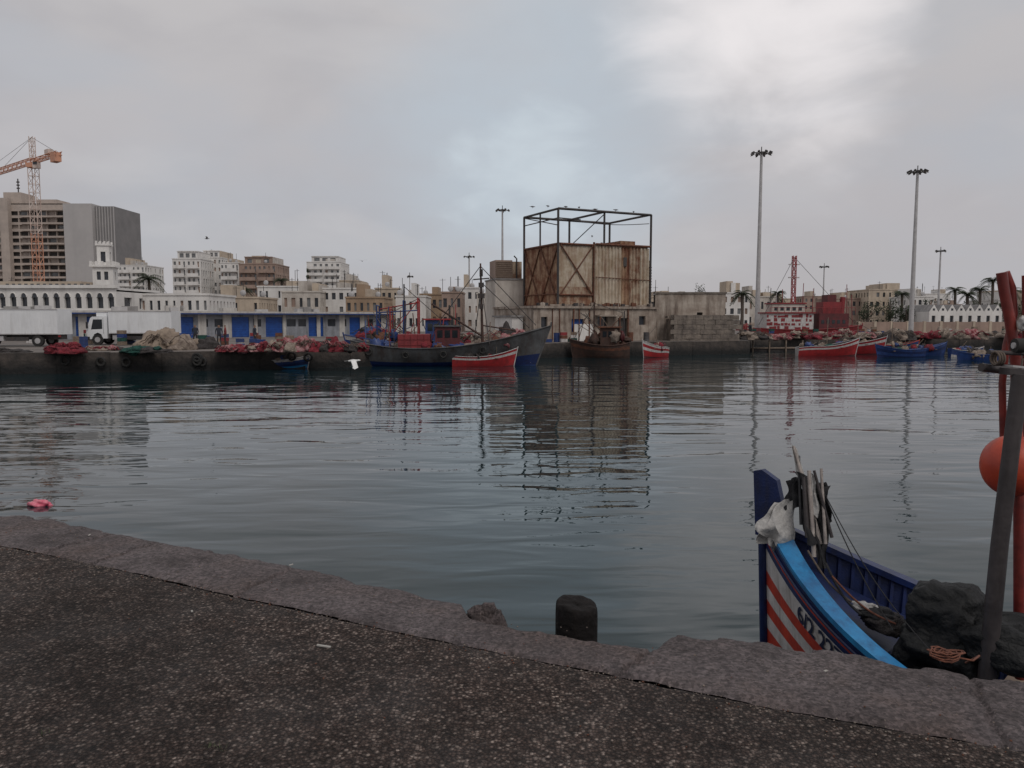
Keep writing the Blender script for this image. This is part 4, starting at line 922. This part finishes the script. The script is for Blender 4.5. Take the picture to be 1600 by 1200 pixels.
# ------------------------------------------------------------ people
def person(px,Y_,rot,jacket='jacket_dark',pose=0,base=QZ):
    p=at(px,520,Y_)
    V=[(0,0,.95),(0,0,1.15),(0,.0,1.40),(0,0,1.50),(0,-.01,1.60),(0,-.02,1.70), (-.19,0,1.42),(-.25,.02,1.14),(-.23,-.12,.90),(-.23,-.16,.82), (.19,0,1.42),(.26,.02,1.14),(.22,-.14,.92),(.22,-.18,.84), (-.10,0,.90),(-.12,-.05-.1*pose,.50),(-.12,.05+.15*pose,.09),(-.12,-.12,.03), (.10,0,.90),(.12,-.05+.1*pose,.50),(.12,.05-.2*pose,.09),(.12,-.12-.2*pose,.03)]
    E=[(0,1),(1,2),(2,3),(3,4),(4,5),(2,6),(6,7),(7,8),(8,9),(2,10),(10,11),(11,12),(12,13),(0,14),(14,15),(15,16),(16,17),(0,18),(18,19),(19,20),(20,21)]
    Rr=[.15,.14,.15,.06,.10,.085,.07,.05,.035,.035,.07,.05,.035,.035,.10,.07,.05,.045,.10,.07,.05,.045]
    me=bpy.data.meshes.new('body'); me.from_pydata(V,E,[]); ob=bpy.data.objects.new('tmp',me); bpy.context.collection.objects.link(ob)
    sk=ob.modifiers.new('s','SKIN'); 
    for i,r in enumerate(Rr): me.skin_vertices[0].data[i].radius=(r,r*.8); me.skin_vertices[0].data[i].use_root=(i==0)
    ob.modifiers.new('u','SUBSURF').levels=2
    dg=bpy.context.evaluated_depsgraph_get(); m2=bpy.data.meshes.new_from_object(ob.evaluated_get(dg)); bpy.data.objects.remove(ob)
    m2.materials.clear()
    for n_ in (jacket,'trousers','skin','hair'): m2.materials.append(M[n_])
    for f in m2.polygons:
        c=f.center; f.use_smooth=True
        if c.z>1.66 or (c.z>1.55 and c.y>.03): f.material_index=3
        elif c.z>1.5 or (abs(c.x)>.17 and c.z<.93 and c.y<-.1): f.material_index=2
        elif c.z<.93: f.material_index=1
        else: f.material_index=0
    o=bpy.data.objects.new('person',m2); bpy.context.collection.objects.link(o); o.location=(p.x,Y_,base); o.rotation_euler=(0,0,rot)
person(342,62,.4,'jacket_dark',.6); person(352,62.6,-1.2,'jacket_red',0); person(398,61,1.5,'jacket_dark',1); person(1164,96,.2,'jacket_red',.3); person(716,73,.3,'jacket_dark',.5); person(1172,97,2,'jacket_dark',0); person(305,64,0,'jacket_dark',.4)

# ------------------------------------------------------------ birds
def gull(px,py,Y_,rot,s=1.0,fly=True,mt='white_bird',up=.35):
    p=at(px,py,Y_); t=Thing('seagull',p,rot)
    prof=[(-.22,.015),(-.12,.05),(0,.07),(.12,.055),(.18,.035),(.22,.04),(.26,.03),(.29,.01)]
    t.tube('body',mt,[(x*s,0,(.02 if x>.15 else 0)*s) for x,_ in prof],[r*s for _,r in prof],8)
    t.cyl('beak','rope_orange',(.28*s,0,.02*s),(.34*s,0,.01*s),.012*s,.003*s,5)
    t.poly('tail',mt,[(-.2*s,-.03*s,.01*s),(-.2*s,.03*s,.01*s),(-.36*s,.06*s,0),(-.36*s,-.06*s,0)])
    if fly:
        for sd in(-1,1):
            t.add('wings',mt,[(.1*s,sd*.04*s,.04*s),(-.1*s,sd*.04*s,.03*s),(.16*s,sd*.35*s,up*.5*s),(-.05*s,sd*.35*s,up*.45*s),(-.02*s,sd*.75*s,up*.6*s),(-.10*s,sd*.62*s,up*.5*s)],[(0,1,3,2),(2,3,5,4)])
    else:
        for sd in(-1,1): t.tube('wings','bird_grey',[(.1*s,sd*.055*s,.03*s),(-.1*s,sd*.06*s,.03*s),(-.28*s,sd*.02*s,.0)],[.03*s,.045*s,.01*s],6); t.cyl('legs','rope_orange',(0,sd*.03*s,-.05*s),(.01,sd*.03*s,-.15*s),.008*s,n=4)
    t.done()
gull(552,564,47,.3,1.5,up=-.5); gull(323,373,90,.3,1,mt='bird_grey'); gull(566,408,110,2,1,mt='bird_grey')
for px,py in ((832,326),(856,325),(884,326),(905,327),(930,330),(962,331),(990,334),(925,372)): gull(px,py-3.0,76.3 if px<880 else 76.3+(px-872)/140*4.3,R(0,6),1.0,False,mt='bird_grey')

# ------------------------------------------------------------ foreground boat
b=Vector((-.70,.715,0)).normalized(); L=4.8
h=Hull(L,1.85,1.80,1.0,1.1,draft=.35,transom=.6,rake=.02,pe=2.7,bp=2.9,mid=.5,ep=.5)
tip=Vector((2.05,6.1,0)); cen=tip-b*(L/2+.02*L)
t=Thing('painted_fishing_boat',cen,math.atan2(b.y,b.x))
top_=['boat_lightblue','boat_navy','boat_orange','boat_navy','boat_white','boat_white','boat_white','boat_orange','boat_orange','boat_white','boat_white','boat_orange','boat_orange','boat_white','boat_white','boat_orange','boat_orange','boat_white','boat_white','boat_orange','boat_orange','boat_white','boat_white']
bands=['boat_navy']*(36-len(top_))+top_[::-1]
build_hull(t,h,bands,inner='boat_navy',deck='boat_inner',gun='boat_navy',dq=.38,n=60,th=.05,rail=.022,ribs=True,stem=False)
for sd in (-1,1):
    vs=[]
    for i in range(61): 
        q=i/60; vs+=[h.pt(q,1,sd)+Vector((0,sd*.025,.02)),h.pt(q,1,sd,.10)+Vector((0,0,.02)),h.pt(q,1,sd,.10)+Vector((0,0,-.03)),h.pt(q,1,sd)+Vector((0,sd*.025,-.02))]
    t.add('cap_rail','boat_lightblue' if sd>0 else 'boat_navy',vs,[(4*i,4*i+4,4*i+5,4*i+1) for i in range(60)]+[(4*i+1,4*i+5,4*i+6,4*i+2) for i in range(60)]+[(4*i+3,4*i+7,4*i+4,4*i) for i in range(60)])
    t.tube('rubbing_strake','boat_navy',[h.pt(i/60,.945,sd)+Vector((0,sd*.008,0)) for i in range(61)],.014,6)
s0=h.pt(1,1,1)
pr=[(s0.x+.0,s0.z-.14),(s0.x+.07,s0.z-.14),(s0.x+.10,s0.z+.38),(s0.x+.03,s0.z+.40),(s0.x-.10,s0.z+.33),(s0.x-.16,s0.z+.10),(s0.x-.20,s0.z-.08)]
n=len(pr); t.add('stem_head','boat_navy',[(x,-.03,z) for x,z in pr]+[(x,.03,z) for x,z in pr],[tuple(range(n)),tuple(range(n,2*n))[::-1]]+[(i,(i+1)%n,(i+1)%n+n,i+n) for i in range(n)])
t.tube('stem_post','boat_navy',[h.pt(1,k/8,1)+Vector((.03,0,0)) for k in range(9)],.034,8)
for x in (-.9,.0,.75,1.35): w_=h.w((x+L/2)/L)*.90; t.box('thwarts','boat_navy' if x!=.75 else 'wood',(x,0,h.sh((x+L/2)/L)-.2),(.2,w_*2,.035))
vs=[]
for i in range(9):
    q=.80+.19*i/8; z=h.sh(q)-.22; w_=max(.01,h.w(q)*.8-.06); vs+=[(-L/2+L*q,-w_,z),(-L/2+L*q,w_,z)]
t.add('foredeck','boat_navy',vs,[(2*i,2*i+2,2*i+3,2*i+1) for i in range(8)])
def lettering(txt,u0,hgt,hq):
    cu=bpy.data.curves.new('txt','FONT'); cu.body=txt; cu.size=1; cu.resolution_u=4; cu.offset=.022
    o=bpy.data.objects.new('txt',cu); bpy.context.collection.objects.link(o); dg=bpy.context.evaluated_depsgraph_get()
    me=bpy.data.meshes.new_from_object(o.evaluated_get(dg)); bpy.data.objects.remove(o)
    vs=[]
    for v in me.vertices:
        u=v.co.x*hgt*.92; q=u0-u/L
        top=h.sh(q)+h.draft
        hh_=hq+v.co.y*hgt*1.25/top
        p=h.pt(q,hh_,1); p1=h.pt(q-.01,hh_,1); p2=h.pt(q,hh_+.01,1); nn=(p2-p).cross(p1-p).normalized()
        if nn.y<0: nn=-nn
        vs.append(p+nn*.008)
    t.add('registration_number','letter_paint',vs,[tuple(f.vertices) for f in me.polygons])
lettering('6/2 2271',.915,.15,.812)
def wl(v):
    v=Vector(v)-cen; c_=math.cos(-t.rot);s_=math.sin(-t.rot); return Vector((v.x*c_-v.y*s_,v.x*s_+v.y*c_,v.z))
t.blob('engine_cover','tarp_black',wl(at(1478,972,4.95)),(.235,.225,.265),.13,1.5,64,40,4,hf=.7,sq=.7)
t.blob('engine_cover','tarp_black',wl(at(1480,1015,4.9)),(.28,.26,.17),.16,1.8,56,30,14,hf=.8,sq=.8)
t.blob('engine_cover','tarp_black',wl(at(1570,1005,4.7)),(.30,.26,.16),.18,1.8,50,28,9,hf=.8,sq=.8)
t.blob('net_bundle','net_dark',wl(at(1385,975,5.3)),(.15,.12,.07),.3,1.8,30,16,9); t.blob('plastic_sheet','cloth_white',wl(at(1352,948,5.42)),(.09,.06,.03),.4,2,30,16,12); t.blob('plastic_sheet','cloth_black',wl(at(1372,960,5.35)),(.12,.09,.05),.4,2,30,16,15)
def drape(mt,corners,amp=.03,n_=22,seed=0,part='cloth',bulge=0,fold=.5):
    c=[wl(at(*q)) for q in corners]; vs=[]
    for i in range(n_+1):
        v=i/n_
        for j in range(n_+1):
            u=j/n_; p=(c[0]*(1-u)+c[1]*u)*(1-v)+(c[3]*(1-u)+c[2]*u)*v
            k=math.sin(math.pi*u)*math.sin(math.pi*v)*bulge
            p=p+Vector((noise.noise(Vector((u*2.5,v*2+seed,1)))*amp*1.6,noise.noise(Vector((u*4,v*2+seed,5)))*amp*2+amp*math.sin(u*14+seed+v*3)*fold+k,noise.noise(Vector((u*3,v*3+seed,8)))*amp))
            vs.append(p)
    nc=n_+1
    t.add(part,mt,vs,[(i*nc+j,i*nc+j+1,(i+1)*nc+j+1,(i+1)*nc+j) for i in range(n_) for j in range(n_)],True)
# white sack slung over the rail
sack=[wl(at(1226,790,5.98)),wl(at(1220,808,5.95)),wl(at(1214,826,5.92)),wl(at(1212,842,5.90)),wl(at(1214,856,5.88))]
t.tube('white_bag','cloth_white',sack,[.02,.05,.07,.065,.02],16)
drape('cloth_white',[(1212,784,5.90),(1248,776,5.93),(1232,864,5.80),(1178,828,5.84)],.028,34,1,'white_bag',.09,.7)
drape('cloth_white',[(1206,800,5.93),(1226,792,5.9),(1214,862,5.83),(1186,846,5.88)],.03,24,17,'white_bag',.05,.6)
drape('cloth_black',[(1226,752,5.95),(1256,742,5.9),(1262,790,5.85),(1230,800,5.9)],.035,20,11,'black_cloth')
drape('cloth_black',[(1240,738,5.9),(1290,758,5.85),(1298,838,5.75),(1262,850,5.7)],.045,26,4,'black_cloth')
drape('cloth_black',[(1255,800,5.8),(1290,800,5.78),(1296,885,5.65),(1275,892,5.62)],.035,22,8,'black_cloth')
drape('tarp_black',[(1268,760,5.83),(1288,752,5.85),(1300,815,5.8),(1280,830,5.76)],.03,18,14,'black_cloth')
def stick(a_,b_,r,mt='pale_wood',r2=None): t.tube('marker_sticks',mt,[wl(at(*a_)),wl(at(*b_))],[r,r2 or r*.8],7)
stick((1282,850,5.72),(1240,697,5.92),.022,r2=.010); stick((1272,870,5.68),(1264,735,5.80),.018); stick((1290,850,5.66),(1283,732,5.80),.013); stick((1252,820,5.8),(1248,712,5.92),.014,'plastic_black'); stick((1300,840,5.68),(1272,735,5.78),.013,'pole_grey'); stick((1262,840,5.7),(1256,745,5.82),.02,'pole_grey')
drape('cloth_white',[(1237,694,5.93),(1246,702,5.92),(1262,765,5.84),(1248,752,5.88)],.012,10,7,'pennant'); drape('cloth_white',[(1262,738,5.79),(1274,742,5.79),(1280,812,5.73),(1266,800,5.74)],.014,12,9,'pennant')
def rp(pts,r=.006,mt='cloth_black',sag=.05):
    a_=wl(at(*pts[0]));b_=wl(at(*pts[1])); t.tube('mooring_ropes',mt,[a_.lerp(b_,i/12)-Vector((0,0,sag*math.sin(math.pi*i/12))) for i in range(13)],r,5)
rp(((1285,765,5.8),(1395,985,4.9)),.0045); rp(((1285,765,5.8),(1470,1035,4.5)),.004,sag=.1); rp(((1262,860,5.6),(1330,940,5.3)),.008,'rope'); rp(((1300,900,5.4),(1400,975,5.1)),.008,'rope_orange'); rp(((1290,880,5.5),(1345,960,5.2)),.010,'cloth_black')
t.done()
p=on(1478,1030,NZ); t=Thing('rope_coil',(p.x,p.y+.0,NZ-.01))
pts=[]
for i in range(150): a_=i*.42; r=.035+.025*math.sin(i*.37)+.01*math.sin(i*1.7); pts.append((r*math.cos(a_)*1.3,r*math.sin(a_),.015+.035*abs(math.sin(i*.23))))
t.tube('coil','rope_orange',pts,.004,5); t.tube('coil','rope_orange',[(0.05,0,.02),(.12,-.02,.012),(.2,.06,.0),(.22,.2,-.1)],.005,5); t.done()
# davit / hauling frame at right edge
t=Thing('hauling_davit',(0,0,0))
P=lambda *q: at(*q)
t.tube('grey_pole','pole_grey',[P(1540,1075,4.55),P(1562,850,4.55),P(1594,585,4.55)],[.050,.048,.044],14)
zb_=Vector(P(1540,1075,4.55)); 
t.tube('grey_pole','pole_grey',[zb_,zb_-Vector((0,0,.5))],.053,10)
t.tube('red_bar','davit_red',[P(1594,1060,4.95),P(1592,960,4.95),P(1592,760,4.95),P(1587,560,4.95),P(1578,500,4.95),P(1569,455,4.95),P(1565,426,4.95)],.032,12)
t.tube('red_bar','davit_red',[P(1568,700,5.05),P(1566,600,5.05),P(1572,540,5.05),P(1585,490,5.05),P(1582,450,5.05),P(1572,425,5.05)],.022,12)
t.tube('red_bar','davit_red',[P(1612,1060,5.0),P(1608,700,5.0),P(1606,430,5.0)],.034,12)
t.tube('roller','pole_grey',[P(1533,574,4.7),P(1680,590,4.9)],.026,12); t.tube('roller','pole_grey',[P(1545,550,4.75),P(1680,556,4.95)],.014,10)
c=P(1590,582,4.6); t.box('clamp','pole_grey',c,(.16,.10,.04),ry=.1); t.box('clamp','galv',c+Vector((.0,0,.035)),(.13,.11,.012),ry=.1)
c=P(1590,540,4.8); t.cyl('sheave','rubber',c+Vector((-.02,0,0)),c+Vector((.04,0,0)),.045,n=16); t.cyl('sheave','galv',c+Vector((-.03,0,0)),c+Vector((.05,0,0)),.02,n=10)
for i in range(3): t.tube('lashing','rope',[P(1555+4*i,560,4.66)+Vector((0,.045*math.cos(k),.04*math.sin(k))) for k in [j*.55 for j in range(13)]],.007,5)
t.tube('hanging_line','rope',[P(1598,560,4.75),P(1585,640,4.72),P(1580,672,4.72)],.006,5)
t.blob('cloth_wrap','cloth_white',P(1598,505,4.9),(.03,.03,.045),.3,2,18,12,3)
t.done()
p=P(1583,728,4.8); t=Thing('orange_buoy',p); t.blob('float','buoy_orange',(0,0,0),(.185,.185,.195),.015,1,32,20,1); t.cyl('neck','buoy_orange',(0,0,.16),(0,0,.25),.05,.035,12)
t.tube('eye','buoy_orange',[(.035*math.cos(k),0,.27+.035*math.sin(k)) for k in [j*.6 for j in range(12)]],.014,6); t.done()

# ------------------------------------------------------------ world & light
w=bpy.data.worlds.new('World'); bpy.context.scene.world=w; w.use_nodes=True; nt=w.node_tree; N=nt.nodes; Lk=nt.links; N.clear()
out=N.new('ShaderNodeOutputWorld'); sky=N.new('ShaderNodeTexSky'); sky.sky_type='NISHITA'; sky.sun_disc=False
EL=math.radians(50); AZ=math.radians(145)
sky.sun_elevation=EL; sky.sun_rotation=AZ
bg1=N.new('ShaderNodeBackground'); bg1.inputs['Strength'].default_value=.1; Lk.new(sky.outputs[0],bg1.inputs['Color'])
bg2=N.new('ShaderNodeBackground'); bg2.inputs['Strength'].default_value=1.0
mix=N.new('ShaderNodeMixShader'); mix.inputs[0].default_value=.95; Lk.new(bg1.outputs[0],mix.inputs[1]); Lk.new(bg2.outputs[0],mix.inputs[2]); Lk.new(mix.outputs[0],out.inputs[0])
tc=N.new('ShaderNodeTexCoord'); sep=N.new('ShaderNodeSeparateXYZ'); Lk.new(tc.outputs['Generated'],sep.inputs[0])
def mr(src,a,b_,c,d,smooth=True):
    m=N.new('ShaderNodeMapRange'); m.interpolation_type='SMOOTHSTEP' if smooth else 'LINEAR'
    m.inputs['From Min'].default_value=a;m.inputs['From Max'].default_value=b_;m.inputs['To Min'].default_value=c;m.inputs['To Max'].default_value=d; Lk.new(src,m.inputs['Value']); return m.outputs[0]
def mixc(f,A_,B_):
    m=N.new('ShaderNodeMix'); m.data_type='RGBA'
    for s_,v in (('Factor',f),('A',A_),('B',B_)):
        if isinstance(v,tuple): m.inputs[s_].default_value=(*v,1)
        else: Lk.new(v,m.inputs[s_])
    return m.outputs['Result']
def wn_(sc,scale,det,off=0):
    mp=N.new('ShaderNodeMapping'); mp.inputs['Scale'].default_value=sc; mp.inputs['Location'].default_value=(off,off*.3,0); Lk.new(tc.outputs['Generated'],mp.inputs[0])
    n_=N.new('ShaderNodeTexNoise'); n_.inputs['Scale'].default_value=scale; n_.inputs['Detail'].default_value=det; n_.inputs['Roughness'].default_value=.5; n_.inputs['Distortion'].default_value=.3; Lk.new(mp.outputs[0],n_.inputs['Vector']); return n_.outputs['Fac']
base=mixc(mr(sep.outputs['Z'],0,.42,0,1),(.455,.435,.455),(.545,.525,.525))
cl=mixc(mr(wn_((1,1,2.6),2.6,5,1.3),.44,.64,0,.55),base,(.45,.475,.52))
cl=mixc(mr(wn_((1,1,2.2),3.2,6,7.0),.46,.70,0,.6),cl,(.43,.415,.43))
cl=mixc(mr(wn_((1,1,2.2),3.6,6,4.0),.48,.75,0,.45),cl,(.60,.585,.59))
def lobe(px,py,a,b_,nk=.045,ns=5.5):
    d=ray(px,py).normalized(); v=N.new('ShaderNodeVectorMath'); v.operation='DOT_PRODUCT'; v.inputs[1].default_value=d; Lk.new(tc.outputs['Generated'],v.inputs[0])
    ad=N.new('ShaderNodeMath'); ad.operation='MULTIPLY_ADD'; ad.inputs[1].default_value=nk; Lk.new(wn_((1,1,2.0),ns,6,2.2),ad.inputs[0]); Lk.new(v.outputs['Value'],ad.inputs[2])
    return mr(ad.outputs[0],a,b_,0,1)
cl=mixc(lobe(860,200,.985,1.035),cl,(.50,.56,.62))
cl=mixc(lobe(1190,70,1.004,1.032),cl,(.86,.82,.82))
cl=mixc(lobe(825,285,1.009,1.020,.03,9),cl,(.58,.64,.69))
Lk.new(cl,bg2.inputs['Color'])
sl=bpy.data.lights.new('sun','SUN'); sl.energy=1.05; sl.angle=math.radians(25); sl.color=(1,.95,.90)
so=bpy.data.objects.new('sun',sl); bpy.context.collection.objects.link(so)
sd=Vector((math.sin(AZ)*math.cos(EL),math.cos(AZ)*math.cos(EL),math.sin(EL))); so.rotation_euler=sd.to_track_quat('Z','Y').to_euler()

cam=bpy.data.cameras.new('camera'); cam.sensor_width=36; cam.lens=27; cam.clip_end=9000; cam.clip_start=.05
co=bpy.data.objects.new('camera',cam); bpy.context.collection.objects.link(co); co.location=(0,0,H); co.rotation_euler=(math.pi/2-A,0,0)
sc=bpy.context.scene; sc.camera=co; sc.view_settings.view_transform='Standard'; sc.view_settings.look='None'; sc.view_settings.exposure=0
